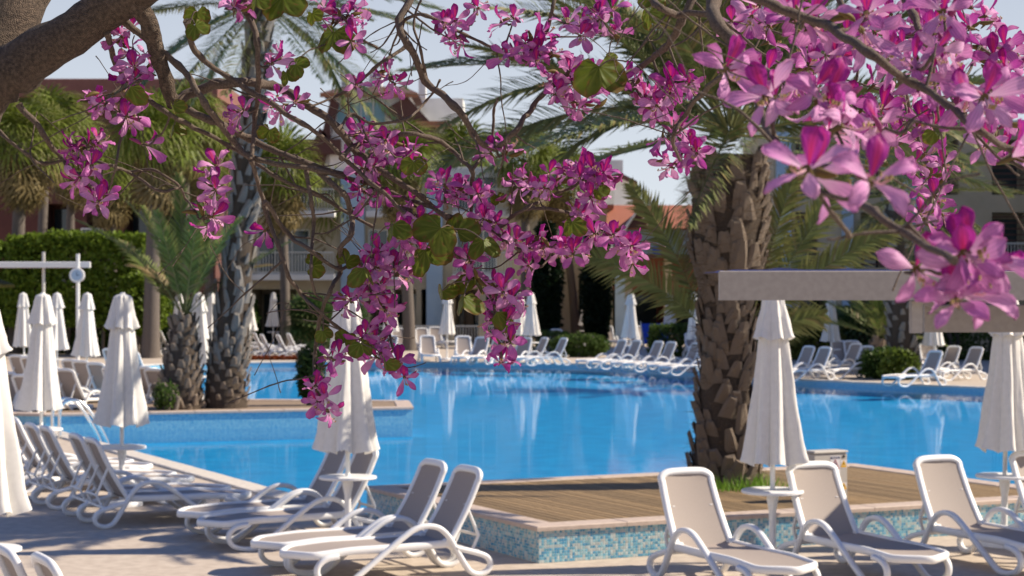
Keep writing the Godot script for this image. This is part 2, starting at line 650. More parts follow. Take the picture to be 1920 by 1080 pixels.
func make_lounger() -> Node3D:
	var t := thing("sun_lounger", "", "sun lounger", Vector3.ZERO, 0.0, "white sun loungers around the pool")
	var X0 := 0.95
	for sd in [-1.0, 1.0]:
		var z: float = 0.335 * sd
		var pts := []
		for q in [[0.36, 0.265], [0.24, 0.245], [0.165, 0.185], [0.165, 0.105], [0.235, 0.045], [0.36, 0.022], [0.47, 0.035], [0.60, 0.12], [0.80, 0.265], [0.98, 0.395], [1.10, 0.465], [1.22, 0.488], [1.34, 0.462], [1.43, 0.385], [1.51, 0.26], [1.59, 0.13], [1.655, 0.05], [1.735, 0.022], [1.82, 0.045], [1.855, 0.105], [1.825, 0.17], [1.74, 0.21], [1.60, 0.25], [1.50, 0.275]]:
			pts.append(Vector3(q[0] - X0, q[1], z))
		var s := begin()
		sweep(s, curve(pts, 4), 0.026, 0.031, 10, Vector3(0, 0, 1), false, true, 0, 0.7)
		part("side_frame", s, mats.white_resin, t)
	# seat rail: a loop round the foot end
	var rail := []
	for i in 13:
		var x := 1.50 - 1.50 * i / 12.0
		rail.append(Vector3(x - X0, seat_y(x), outline_w(x)))
	rail.append(Vector3(-0.035 - X0, seat_y(0) - 0.006, 0.0))
	for i in range(12, -1, -1):
		var x := 1.50 - 1.50 * i / 12.0
		rail.append(Vector3(x - X0, seat_y(x), -outline_w(x)))
	var s2 := begin()
	sweep(s2, curve(rail, 3), 0.026, 0.036, 10, Vector3.UP, false, true, 0, 0.7)
	for x in [0.55, 1.15]:
		rod(s2, Vector3(x - X0, seat_y(x) - 0.02, -0.3), Vector3(x - X0, seat_y(x) - 0.02, 0.3), 0.018, 6)
	part("seat_frame", s2, mats.white_resin, t)
	var rows := []
	for i in 21:
		var x := 0.0 + 1.5 * i / 20.0
		var row := []
		for j in 9:
			var v := -1.0 + 2.0 * j / 8.0
			row.append(Vector3(x - X0, seat_y(x) + 0.016 - 0.014 * (1.0 - v * v), v * (outline_w(x) - 0.01)))
		rows.append(row)
	s2 = begin()
	sheet(s2, rows)
	part("seat_sling", s2, mats.sling, t)
	# backrest
	var hinge := Vector3(1.46 - X0, 0.305, 0)
	var up := Vector3(cos(deg_to_rad(62.0)), sin(deg_to_rad(62.0)), 0)
	var nrm := Vector3(-up.y, up.x, 0)
	var bl := 0.735
	var loop := []
	var wide := func(u: float) -> float: return 0.285 - 0.03 * u
	for u in [0.0, 0.2, 0.45, 0.7, 0.85, 0.93]:
		loop.append(hinge + up * bl * u + nrm * (-0.02 * sin(u * PI)) + Vector3(0, 0, wide.call(u)))
	loop.append(hinge + up * bl * 0.985 + Vector3(0, 0, 0.195))
	loop.append(hinge + up * bl * 1.0 + Vector3(0, 0, 0.09))
	loop.append(hinge + up * bl * 1.0 + Vector3(0, 0, -0.09))
	loop.append(hinge + up * bl * 0.985 + Vector3(0, 0, -0.195))
	for u in [0.93, 0.85, 0.7, 0.45, 0.2, 0.0]:
		loop.append(hinge + up * bl * u + nrm * (-0.02 * sin(u * PI)) + Vector3(0, 0, -wide.call(u)))
	s2 = begin()
	sweep(s2, curve(loop, 4), 0.034, 0.026, 10, nrm, false, true, 0, 0.7)
	part("back_frame", s2, mats.white_resin, t)
	rows = []
	for i in 15:
		var u := 0.0 + 0.985 * i / 14.0
		var row := []
		var w: float = wide.call(u)
		if u > 0.86:
			w *= sqrt(maxf(0.02, 1.0 - pow((u - 0.86) / 0.14, 2.2) * 0.72))
		for j in 9:
			var v := -1.0 + 2.0 * j / 8.0
			row.append(hinge + up * bl * u + nrm * (0.012 - 0.02 * sin(u * PI) - 0.016 * (1.0 - v * v)) + Vector3(0, 0, v * (w - 0.012)))
		rows.append(row)
	s2 = begin()
	sheet(s2, rows)
	part("back_sling", s2, mats.sling, t)
	# prop under the backrest and hinge knobs
	s2 = begin()
	for sd in [-0.2, 0.2]:
		sweep(s2, PackedVector3Array([hinge + up * 0.40 + Vector3(0.02, 0, sd), Vector3(1.80 - X0, 0.36, sd), Vector3(1.74 - X0, 0.23, sd)]), 0.016, 0.02, 8, Vector3(0, 0, 1))
	rod(s2, Vector3(1.80 - X0, 0.36, -0.2), Vector3(1.80 - X0, 0.36, 0.2), 0.014, 8)
	rod(s2, Vector3(1.74 - X0, 0.225, -0.32), Vector3(1.74 - X0, 0.225, 0.32), 0.018, 8)
	part("prop", s2, mats.white_resin, t)
	for sd in [-1.0, 1.0]:
		s2 = begin()
		sweep(s2, PackedVector3Array([hinge + Vector3(-0.02, 0.02, 0.24 * sd), hinge + Vector3(-0.02, 0.02, 0.325 * sd)]), 0.03, 0.03, 12)
		part("hinge_knob", s2, mats.white_resin, t)
	return t

func place_lounger(px: float, py: float, deg: float, label: String, tilt := 0.0) -> void:
	var o: Node3D
	if lounger0 == null:
		lounger0 = make_lounger()
		o = lounger0
	else:
		o = copy_thing(lounger0, "sun_lounger", label)
	o.set_meta("label", label)
	var th := deg_to_rad(deg)
	var top := gp(px, py, 0.95)
	var off := Vector3(0.855, 0, 0).rotated(Vector3.UP, th)
	o.position = Vector3(top.x, 0.0, top.z) - off
	o.rotation.y = th

func make_loungers() -> void:
	# head against the left mosaic wall of the platform
	place_lounger(880, 880, 27, "white sun lounger with taupe sling nearest the mosaic corner of the timber platform")
	place_lounger(815, 868, 27, "second white sun lounger from the mosaic corner, between corner lounger and table umbrella")
	place_lounger(690, 842, 27, "white lounger just beyond the table umbrella that stands beside the platform's shaded side")
	place_lounger(642, 831, 27, "last lounger of four beside the platform, next to the pool rim behind the umbrella pole")
	# in front of the platform
	place_lounger(1283, 884, 116, "white sun lounger in front of the mosaic wall with its backrest partly in sun")
	place_lounger(1520, 872, 116, "white lounger before the mosaic wall with the service box behind its shaded backrest")
	place_lounger(1755, 860, 116, "white sun lounger before the mosaic wall, between two umbrella tables")
	place_lounger(1932, 850, 116, "white sun lounger beside the farther umbrella table in front of the mosaic wall")
	# left row with feet towards the pool rim
	place_lounger(171, 826, 207, "white lounger at the near end of the pool rim row, arm loop fully in view")
	place_lounger(141, 818, 207, "second white lounger in the pool rim row, touching the end one")
	place_lounger(85, 804, 207, "third white lounger in the pool rim row, past the gap")
	place_lounger(57, 798, 207, "fourth white lounger in the pool rim row, touching the third")
	place_lounger(24, 786, 207, "fifth lounger in the pool rim row, half behind the near closed umbrella")
	place_lounger(-6, 780, 207, "sixth lounger in the pool rim row, behind the near closed umbrella")
	place_lounger(80, 1050, 207, "lounger of which only the rounded back of its headrest shows, on the shaded paving")
	place_lounger(8, 1034, 207, "lounger whose headrest corner shows beside another headrest on the shaded paving")
	# left terrace beyond the ladder
	var left_l := "white lounger in the crowded rows on the terrace beyond the pool ladder"
	for q in [[30, 668], [52, 671], [130, 676], [150, 678], [178, 682], [208, 690], [268, 690], [288, 694], [12, 700], [40, 705], [205, 655], [245, 660], [95, 690], [120, 694]]:
		place_lounger(q[0], q[1], 238, left_l)
	var back_l := "white lounger on the far terrace behind the palm islet"
	for q in [[300, 622], [316, 624], [330, 625], [455, 622], [476, 625], [490, 628], [520, 628], [540, 626]]:
		place_lounger(q[0], q[1], 200, back_l)
	# far side of the pool
	place_lounger(801, 630, 98, "lounger facing the pool on the far rim, beside the umbrella with stacked towels")
	place_lounger(868, 631, 98, "lounger facing the pool on the far rim, between umbrella and hanging blossom")
	place_lounger(1022, 634, 25, "lounger turned sideways on the far rim, one place away from the low round hedge")
	place_lounger(1058, 635, 25, "lounger turned sideways on the far rim, touching the low round hedge")
	var row_l := "white lounger in the slanting row on the far rim in the buildings' shade"
	for q in [[1168, 638], [1195, 639], [1236, 641], [1260, 642], [1306, 644], [1330, 646]]:
		place_lounger(q[0], q[1], 28, row_l)
	var hid_l := "white lounger on the far rim partly behind the hanging blossom"
	for q in [[705, 632], [735, 631], [905, 633], [938, 633], [985, 634]]:
		place_lounger(q[0], q[1], 60, hid_l)
	var mid_l := "lounger in the second row behind the low hedges"
	for q in [[745, 616], [815, 614], [790, 616], [1042, 618], [1118, 612], [1138, 612], [1178, 612], [1203, 612], [1296, 625]]:
		place_lounger(q[0], q[1], 100, mid_l)
	var rr_l := "white lounger on the right-hand terrace beside the squat palm"
	for q in [[1518, 650], [1548, 652], [1606, 645], [1628, 650]]:
		place_lounger(q[0], q[1], 30, rr_l)
	var rb_l := "lounger in the back row on the right-hand terrace before the dark hedge"
	for q in [[1572, 640], [1596, 640], [1738, 645]]:
		place_lounger(q[0], q[1], 100, rb_l)
	place_lounger(1755, 659, 30, "smaller lounger at the right-hand rim with its seat behind two others")
	place_lounger(1790, 650, 30, "middle lounger of three on the right-hand rim past the squat palm")
	place_lounger(1832, 652, 30, "end lounger of three on the right-hand rim past the squat palm")

# ------------------------------------------------------------------ closed umbrellas
var umbrellas0 := []

func canopy_mesh(sd: int, y0: float, y1: float, prof: Callable, folds: int, depth: float, wob: float) -> ArrayMesh:
	var r := RandomNumberGenerator.new()
	r.seed = sd
	var n := FastNoiseLite.new()
	n.seed = sd
	n.frequency = 1.0
	var ph := []
	for i in folds:
		ph.append([r.randf_range(0.45, 1.35), r.randf_range(-0.4, 0.4)])
	var rows := []
	var sides := 72
	for i in 25:
		var f := i / 24.0
		var row := []
		for j in sides + 1:
			var w := TAU * (j % sides) / sides
			var k := w / TAU * folds
			var ki := int(k) % folds
			var fr: float = k - int(k)
			var fold: float = 1.0 - pow(absf(fr - 0.5) * 2.0, 1.5)
			var pl: float = ph[ki][0]
			var base: float = prof.call(f)
			var dd := depth * (0.35 + 0.65 * (1.0 - f))
			var rad := base * (1.0 - dd + dd * 1.5 * fold * pl) * (1.0 + 0.09 * n.get_noise_2d(cos(w) * 1.9, sin(w) * 1.9 + f * 1.4) + 0.035 * sin(w * folds * 2.0 + f * 3.0 + sd))
			var tw: float = w + ph[ki][1] * (1.0 - f) * 0.5 * fold
			var y := lerpf(y0, y1, f) + (1.0 - smoothstep(0.0, 0.12, f)) * (wob * (fold - 0.5) + 0.02 * n.get_noise_2d(w * 1.3, 9.0))
			row.append(Vector3(cos(tw) * rad, y, sin(tw) * rad))
		rows.append(row)
	var s := begin()
	sheet(s, rows)
	return done(s)

func make_umbrella(v: int) -> Node3D:
	var t := thing("closed_umbrella", "", "umbrella", Vector3.ZERO, 0.0, "closed white pool umbrellas")
	var s := begin()
	rod(s, Vector3(0, 0.05, 0), Vector3(0, 2.5, 0), 0.024, 12)
	part("pole", s, mats.white_metal, t)
	put("canopy", canopy_mesh(100 + v, 0.98, 2.32, func(f): return lerpf(0.31, 0.122, pow(f, 0.8)), 8, 0.32, 0.05), mats.canvas, t)
	var top := func(f: float) -> float:
		return lerpf(0.195, 0.095, pow(f, 0.85)) * (1.0 if f < 0.9 else sqrt(maxf(0.05, 1.0 - pow((f - 0.9) / 0.1, 2.0) * 0.9)))
	put("top_vent", canopy_mesh(200 + v, 2.16, 2.58, top, 8, 0.24, 0.04), mats.canvas, t)
	s = begin()
	lathe(s, [Vector2(0.0, 2.60), Vector2(0.03, 2.595), Vector2(0.035, 2.57), Vector2(0.02, 2.55)], 12)
	part("finial", s, mats.white_metal, t)
	s = begin()
	lathe(s, [Vector2(0.0, 0.728), Vector2(0.285, 0.728), Vector2(0.295, 0.722), Vector2(0.295, 0.702), Vector2(0.285, 0.695), Vector2(0.03, 0.69)], 40, Vector3.ZERO, -1)
	part("table_top", s, mats.white_resin, t)
	s = begin()
	lathe(s, [Vector2(0.055, 0.69), Vector2(0.055, 0.63), Vector2(0.034, 0.52), Vector2(0.032, 0.05)], 14)
	part("collar", s, mats.white_resin, t)
	s = begin()
	lathe(s, [Vector2(0.04, 0.085), Vector2(0.06, 0.08), Vector2(0.24, 0.06), Vector2(0.26, 0.04), Vector2(0.26, 0.0)], 28)
	part("base", s, mats.white_resin, t)
	return t

func place_umbrella(x: float, z: float, label: String, v := 0) -> void:
	while umbrellas0.size() <= v:
		umbrellas0.append(null)
	var o: Node3D
	if umbrellas0[v] == null:
		o = make_umbrella(v)
		umbrellas0[v] = o
	else:
		o = copy_thing(umbrellas0[v], "closed_umbrella", label)
	o.set_meta("label", label)
	o.position = G(x, z)
	o.rotation = Vector3(0.012 * sin(x * 9.0), fmod(x * 3.7 + z * 1.3, TAU), 0.014 * cos(z * 7.0))

func umb(px: float, py: float, label: String, v := 0) -> void:
	# py: the hem of the closed canopy, 0.98 m above the paving
	var p := gp(px, py, 0.98)
	place_umbrella(p.x, -p.z, label, v)

func make_umbrellas() -> void:
	umb(652, 846, "closed white umbrella with round table between the loungers beside the platform, blossom hanging before it", 0)
	umb(1448, 868, "closed white umbrella with round table before the mosaic wall, its top behind the pergola beam", 1)
	umb(1882, 844, "closed white umbrella beneath the grey pergola cross beam, round table under it", 2)
	umb(228, 797, "closed white umbrella beside the pool ladder, round table at the rim row", 1)
	umb(76, 768, "closed white umbrella between the ladder and the terrace loungers", 2)
	umb(-36, 962, "large closed white umbrella standing nearest the shaded paving, cut by the edge", 0)
	umb(162, 668, "closed white umbrella before the hedge next to the white clock post", 1)
	umb(107, 656, "closed white umbrella leaning behind the ladder umbrella, before the hedge", 2)
	umb(46, 650, "closed white umbrella before the hedge beside the slim palm trunk", 0)
	umb(376, 684, "closed white umbrella right behind the two islet palms", 1)
	umb(396, 622, "slim closed umbrella seen between the two islet palms", 0)
	umb(334, 624, "closed umbrella half hidden by the short islet palm", 2)
	umb(468, 620, "closed umbrella close beside the tall islet palm trunk", 1)
	umb(512, 612, "closed umbrella in front of the hotel's shaded ground floor, left of the fan palm", 2)
	umb(732, 622, "closed umbrella on the far rim half hidden by hanging blossom", 0)
	umb(838, 627, "closed umbrella on the far rim with loungers either side, dark railing behind", 1)
	umb(976, 628, "closed umbrella on the far rim, one of two standing close together", 2)
	umb(996, 629, "closed umbrella on the far rim, right one of the close pair", 0)
	umb(1097, 610, "closed umbrella between the two dark cypresses", 1)
	umb(1182, 634, "closed white umbrella amid the slanting lounger row in the shade", 2)
	umb(1256, 615, "closed umbrella behind the palm frond near the terracotta wall", 0)
	umb(1304, 636, "closed umbrella close beside the big palm trunk on the far rim", 1)
	umb(1560, 640, "closed umbrella behind the right-hand terrace loungers", 2)
	umb(1751, 648, "closed umbrella seen under the pergola cross beam", 0)

# ------------------------------------------------------------------ ladder, service box, posts
func make_pool_things() -> void:
	var t := thing("pool_ladder", "chrome pool ladder with two curved handrails at the pool rim", "ladder", gp(112, 822))
	t.rotation.y = atan2(DL.y, DL.x)
	for z in [0.0, 0.55]:
		var pts := []
		for q in [[0.0, 0.0], [0.0, 0.45], [0.06, 0.62], [0.20, 0.68], [0.40, 0.62], [0.62, 0.35], [0.86, -0.1], [0.88, -0.34]]:
			pts.append(Vector3(z, q[1], q[0]))
		var s := begin()
		sweep(s, curve(pts, 5), 0.03, 0.03, 10)
		part("handrail", s, mats.chrome, t)
	for y in [-0.17, -0.3]:
		var s := begin()
		box(s, Vector3(0.275, y, 0.88), Vector3(0.53, 0.03, 0.08), Basis.IDENTITY, 0.008)
		part("tread", s, mats.chrome, t)
	# electric service box on the platform
	var b := thing("service_box", "beige electric service box with yellow warning stickers on the timber platform", "box", gp(1548, 938, 0.35), deg_to_rad(26))
	var bx := begin()
	box(bx, Vector3(0, 0.26, 0), Vector3(0.42, 0.52, 0.20), Basis.IDENTITY, 0.02)
	part("housing", bx, mats.box_plastic, b)
	bx = begin()
	box(bx, Vector3(0, 0.53, 0), Vector3(0.44, 0.022, 0.22), Basis.IDENTITY, 0.008)
	part("lid", bx, mats.box_plastic, b)
	var zf := 0.1005
	bx = begin()
	box(bx, Vector3(0.055, 0.385, zf), Vector3(0.125, 0.20, 0.003))
	var notice := part("danger_notice", bx, mats.paper, b)
	bx = begin()
	box(bx, Vector3(0.055, 0.465, zf + 0.002), Vector3(0.115, 0.024, 0.002))
	part("notice_heading", bx, mats.navy, notice)
	var tm := TextMesh.new()
	tm.text = "DANGER"
	tm.font_size = 16
	tm.pixel_size = 0.00125
	tm.depth = 0.001
	put("notice_lettering", tm, mats.paper, notice, Transform3D(Basis.IDENTITY, Vector3(0.055, 0.465, zf + 0.004)))
	bx = begin()
	var ta := [Vector3(0.005, 0.345, 0), Vector3(0.105, 0.345, 0), Vector3(0.055, 0.445, 0)]
	for i in 3:
		rod(bx, ta[i] + Vector3(0, 0, zf + 0.002), ta[(i + 1) % 3] + Vector3(0, 0, zf + 0.002), 0.004, 6)
	part("warning_outline", bx, mats.red_print, notice)
	bx = begin()
	box(bx, Vector3(0.055, 0.385, zf + 0.002), Vector3(0.014, 0.045, 0.002))
	box(bx, Vector3(0.055, 0.318, zf + 0.002), Vector3(0.06, 0.008, 0.002))
	part("notice_mark", bx, mats.navy, notice)
	for y in [0.40, 0.16]:
		bx = begin()
		box(bx, Vector3(0.165, y - 0.008, zf), Vector3(0.078, 0.088, 0.002))
		var stk := part("warning_sticker", bx, mats.paper, b)
		bx = begin()
		var c := Vector3(0.165, y, zf + 0.0022)
		tri(bx, c + Vector3(-0.034, -0.018, 0), c + Vector3(0, 0.036, 0), c + Vector3(0.034, -0.018, 0))
		box(bx, c + Vector3(0, -0.032, 0), Vector3(0.072, 0.02, 0.001))
		part("warning_triangle", bx, mats.yellow, stk)
		bx = begin()
		box(bx, c + Vector3(0, 0.0, 0.001), Vector3(0.007, 0.026, 0.001))
		part("warning_bolt", bx, mats.black, stk)
	for y in [0.475, 0.095]:
		bx = begin()
		sweep(bx, PackedVector3Array([Vector3(0.165, y, 0.098), Vector3(0.165, y, 0.106)]), 0.016, 0.016, 12)
		part("lock", bx, mats.black, b)
	# clock post and canopy on the left terrace
	var Z := 72.0
	var post := thing("clock_post", "white post with a round blue clock face in front of the hedge", "clock", G((146 - 960) / F * Z, Z))
	var s3 := begin()
	rod(s3, Vector3(0, 0, 0), Vector3(0, 4.0, 0), 0.07, 10)
	part("post", s3, mats.white_metal, post)
	s3 = begin()
	sweep(s3, PackedVector3Array([Vector3(0, 3.22, 0.05), Vector3(0, 3.22, 0.20)]), 0.27, 0.27, 28)
	var clk := part("clock_case", s3, mats.white_metal, post)
	s3 = begin()
	sweep(s3, PackedVector3Array([Vector3(0, 3.22, 0.2), Vector3(0, 3.22, 0.215)]), 0.19, 0.19, 28)
	part("clock_face", s3, mats.blue_wall_and_shade, clk)
	s3 = begin()
	box(s3, Vector3(0, 3.27, 0.22), Vector3(0.02, 0.13, 0.008))
	box(s3, Vector3(0.045, 3.22, 0.22), Vector3(0.10, 0.02, 0.008))
	part("clock_hands", s3, mats.navy, clk)
	var aw := thing("terrace_awning", "flat pale awning on slim posts in front of the hedge", "awning", G(-18.9, 73.0))
	s3 = begin()
	box(s3, Vector3(-1.5, 3.62, 0), Vector3(9.6, 0.22, 0.16), Basis.IDENTITY, 0.02)
	part("front_beam", s3, mats.white_metal, aw)
	s3 = begin()
	box(s3, Vector3(-1.9, 3.56, -1.6), Vector3(8.4, 0.05, 3.0))
	part("awning_cloth", s3, mats.wood_trim, aw)
	for x in [1.5]:
		s3 = begin()
		rod(s3, Vector3(x, 0, -0.3), Vector3(x, 4.1, -0.3), 0.06, 8)
		part("post", s3, mats.rail_metal, aw)
	var ol := thing("market_umbrella", "open olive green parasol under the pale awning", "parasol", G(-20.9, 77.0))
	s3 = begin()
	lathe(s3, [Vector2(0.0, 3.45), Vector2(0.7, 3.2), Vector2(1.5, 2.9), Vector2(1.5, 2.78)], 8, Vector3.ZERO, -1)
	part("parasol_cover", s3, mats.olive_cloth, ol)
	s3 = begin()
	rod(s3, Vector3.ZERO, Vector3(0, 3.3, 0), 0.04)
	part("pole", s3, mats.wood_trim, ol)

# ------------------------------------------------------------------ pergola on the right
func make_pergola() -> void:
	var Z := 13.5
	var t := thing("pergola", "grey painted pergola beams carrying a blue fabric roof", "pergola", G(0, Z))
	var k := Z / F
	var yb := EYE + (548 - 563) * k
	var yt := EYE + (548 - 508) * k
	var x0 := (1348 - 960) * k
	var s := begin()
	box(s, Vector3((x0 + 9.0) / 2, (yb + yt) / 2, 0), Vector3(9.0 - x0, yt - yb, 0.07), Basis.IDENTITY, 0.006)
	part("front_beam", s, mats.pergola_paint, t)
	# dropped cross beam behind, with its bracket
	var Z2 := 14.2
	var k2 := Z2 / F
	s = begin()
	var xa := (1732 - 960) * k2
	box(s, Vector3((xa + 8.0) / 2, EYE + (548 - 597) * k2, Z - Z2), Vector3(8.0 - xa, 52 * k2, 0.07), Basis.IDENTITY, 0.006)
	part("cross_beam", s, mats.pergola_paint, t)
	s = begin()
	box(s, Vector3((1722 - 960) * k, EYE + (548 - 594) * k, -0.09), Vector3(20 * k, 62 * k, 0.10), Basis.IDENTITY, 0.006)
	part("bracket", s, mats.pergola_paint, t)
	s = begin()
	box(s, Vector3((1741 - 960) * k2, EYE + (548 - 571) * k2, Z - Z2 + 0.08), Vector3(0.18, 0.05, 0.05), Basis(Vector3(0, 0, 1), -0.5))
	part("brace", s, mats.pergola_paint, t)
	for x in [5.2, 8.6]:
		s = begin()
		box(s, Vector3(x, 1.3, -0.1), Vector3(0.14, 2.6, 0.14), Basis.IDENTITY, 0.01)
		part("post", s, mats.pergola_paint, t)
	# blue fabric laid over the beams, edge a little crumpled
	var n := FastNoiseLite.new()
	n.seed = 3
	n.frequency = 1.2
	var rows := []
	for i in 9:
		var row := []
		for j in 81:
			var x := x0 + 0.12 + (9.0 - x0) * j / 80.0
			var ed := 0.028 * maxf(0.0, n.get_noise_2d(x * 3.0, i * 0.7)) + 0.004
			row.append(Vector3(x, yt + 0.006 + (ed if i == 0 else ed * 0.6), 0.02 - 2.4 * i / 8.0))
		rows.append(row)
	s = begin()
	sheet(s, rows)
	part("fabric_roof", s, mats.blue_fabric, t)
	# unseen fabric, beams and posts added out of view to shade the right-hand backrests
	s = begin()
	box(s, Vector3(7.1, 2.78, Z - 18.8), Vector3(2.2, 0.02, 1.3))
	part("added_shade_fabric", s, mats.blue_fabric, t)
	for z in [18.15, 19.5]:
		s = begin()
		box(s, Vector3(6.9, 2.68, Z - z), Vector3(3.9, 0.16, 0.07), Basis.IDENTITY, 0.006)
		part("added_shade_beam", s, mats.pergola_paint, t)
		s = begin()
		box(s, Vector3(8.8, 1.3, Z - z), Vector3(0.14, 2.6, 0.14), Basis.IDENTITY, 0.01)
		part("added_shade_post", s, mats.pergola_paint, t)

# ------------------------------------------------------------------ palms
func leaflet(s: SurfaceTool, base: Vector3, dirv: Vector3, nrm: Vector3, long: float, wide: float, col: Color, droop: float) -> void:
	var side := dirv.cross(nrm).normalized() * wide * 0.5
	var m := base + dirv * long * 0.45 + nrm * long * 0.015
	var tip := base + dirv * long + Vector3(0, -droop * long, 0)
	s.set_color(col)
	quad(s, base - side * 0.6, base + side * 0.6, m + side, m - side)
	s.set_color(col.lerp(Color(0.26, 0.22, 0.09), 0.25))
	tri(s, m - side, m + side, tip)

# feather leaf along a bent rib from a to c by way of b
func feather_mesh(a: Vector3, b: Vector3, c: Vector3, leaf_long: float, n: int, sd: int, green: Color, bare := 0.16, up := Vector3.UP, wide := 0.03) -> ArrayMesh:
	var r := RandomNumberGenerator.new()
	r.seed = sd
	var s := begin()
	s.set_smooth_group(-1)
	var long := a.distance_to(b) + b.distance_to(c)
	var pts := PackedVector3Array()
	var rad := PackedFloat32Array()
	for i in 15:
		var t := i / 14.0
		pts.append(a.lerp(b, t).lerp(b.lerp(c, t), t))
		rad.append(lerpf(0.010, 0.0025, t) * long / 2.6 + 0.002)
	s.set_color(Color(0.24, 0.25, 0.10))
	sweep(s, pts, rad, rad, 5, Vector3.ZERO, false, false)
	s.set_smooth_group(-1)
	for i in n:
		var t := bare + (1.0 - bare) * (i + 0.5) / n
		var p := a.lerp(b, t).lerp(b.lerp(c, t), t)
		var fw := (b - a).lerp(c - b, t).normalized()
		var sd0 := fw.cross(up).normalized()
		var nv := sd0.cross(fw).normalized()
		var prof := pow(sin(PI * clampf(0.16 + 0.80 * (t - bare) / (1.0 - bare), 0.0, 1.0)), 0.65)
		for k in [-1.0, 1.0]:
			var fwd := lerpf(0.55, 1.5, t) + r.randf_range(-0.15, 0.15)
			var dv: Vector3 = (sd0 * k + fw * fwd + nv * (0.42 + r.randf_range(-0.25, 0.25))).normalized()
			var col := green * r.randf_range(0.65, 1.4)
			if r.randf() < 0.12:
				col = Color(0.24, 0.20, 0.09)
			leaflet(s, p, dv, nv.rotated(fw, 0.5 * k), leaf_long * prof * r.randf_range(0.85, 1.1), wide * r.randf_range(0.8, 1.2), col, r.randf_range(0.05, 0.28))
	return done(s)

func fan_mesh(sd: int, green: Color, petiole: float, blade: float, droop: float) -> ArrayMesh:
	var r := RandomNumberGenerator.new()
	r.seed = sd
	var s := begin()
	s.set_color(green * 1.3)
	sweep(s, PackedVector3Array([Vector3.ZERO, Vector3(petiole * 0.5, petiole * 0.03, 0), Vector3(petiole, 0, 0)]), 0.02, 0.02, 4, Vector3.ZERO, false, false)
	s.set_smooth_group(-1)
	var n := 28
	for i in n:
		var w := deg_to_rad(lerpf(-125.0, 125.0, (i + 0.5) / n))
		var d := Vector3(cos(w), 0.18 * cos(i * PI), sin(w)).normalized()
		var long := blade * (0.75 + 0.25 * cos(w)) * r.randf_range(0.9, 1.08)
		var side := Vector3(-sin(w), 0, cos(w)) * 0.045
		var o := Vector3(petiole, 0, 0)
		var m := o + d * long * 0.6
		var q := m + Vector3(d.x * long * 0.25, -droop * long * 0.22, d.z * long * 0.25)
		var tip := m + Vector3(d.x * long * 0.36, -droop * long * 0.55, d.z * long * 0.36)
		s.set_color(green * r.randf_range(0.7, 1.35))
		quad(s, o, o, m + side, m - side)
		quad(s, m - side, m + side, q + side * 0.55, q - side * 0.55)
		s.set_color(green.lerp(Color(0.24, 0.20, 0.09), 0.4))
		tri(s, q - side * 0.55, q + side * 0.55, tip)
	return done(s)

var boots := []
func boot_meshes() -> void:
	for k in 3:
		var r := RandomNumberGenerator.new()
		r.seed = 70 + k
		var s := begin()
		s.set_smooth_group(-1)
		# a stub of a cut leaf: broad at the foot, blunt and ragged at the tip, leaning outwards
		var lo := []
		var mid := []
		var hi := []
		for q in [[-1.0, 0.0], [-0.5, 0.75], [0.5, 0.75], [1.0, 0.0]]:
			var x: float = q[0]
			var z: float = q[1]
			lo.append(Vector3(x * 0.5, -0.45 + r.randf_range(-0.05, 0.05), z * 0.16 - 0.12))
			mid.append(Vector3(x * 0.40, 0.12, z * 0.30 + 0.05 + r.randf_range(-0.04, 0.04)))
			hi.append(Vector3(x * 0.24 + r.randf_range(-0.05, 0.05), 0.52 + r.randf_range(-0.12, 0.12), z * 0.22 + 0.24))
		for i in 3:
			quad(s, lo[i], mid[i], mid[i + 1], lo[i + 1])
			quad(s, mid[i], hi[i], hi[i + 1], mid[i + 1])
		quad(s, hi[0], hi[3], hi[2], hi[1])
		quad(s, lo[3], mid[3], mid[0], lo[0])
		quad(s, mid[3], hi[3], hi[0], mid[0])
		boots.append(done(s))

# trunk through points with radii, clothed in leaf stubs
func trunk(t: Node3D, pts: Array, radii: Array, core: Material, boot: Material, n: int, size: float, sd: int, from := 0.0, to := 1.0, tall := 1.0) -> void:
	var c := curve(pts, 6)
	var rr := PackedFloat32Array()
	for i in c.size():
		var f := i / 6.0
		var k := mini(int(f), radii.size() - 2)
		rr.append(lerpf(radii[k], radii[k + 1], f - k) * 0.93)
	var s := begin()
	sweep(s, c, rr, rr, 18)
	part("trunk", s, core, t)
	var r := RandomNumberGenerator.new()
	r.seed = sd
	for i in n:
		var f := from + (to - from) * (i + 0.5) / n
		var x := f * (c.size() - 1)
		var k := mini(int(x), c.size() - 2)
		var p := c[k].lerp(c[k + 1], x - k)
		var rad := lerpf(rr[k], rr[k + 1], x - k)
		var up := (c[k + 1] - c[k]).normalized()
		var a := i * 2.39996 + r.randf_range(-0.35, 0.35)
		var outv := Vector3(cos(a), 0, sin(a))
		outv = (outv - up * outv.dot(up)).normalized()
		var sc := size * r.randf_range(0.55, 1.35)
		var b := Basis(up.cross(outv).normalized(), up, outv).rotated(outv, r.randf_range(-0.25, 0.25)) * Basis.from_scale(Vector3(sc, sc * tall * r.randf_range(0.75, 1.35), sc * r.randf_range(0.7, 1.2)))
		put("leaf_stub", boots[r.randi_range(0, 2)], boot, t, Transform3D(b, p + outv * rad * 1.02))

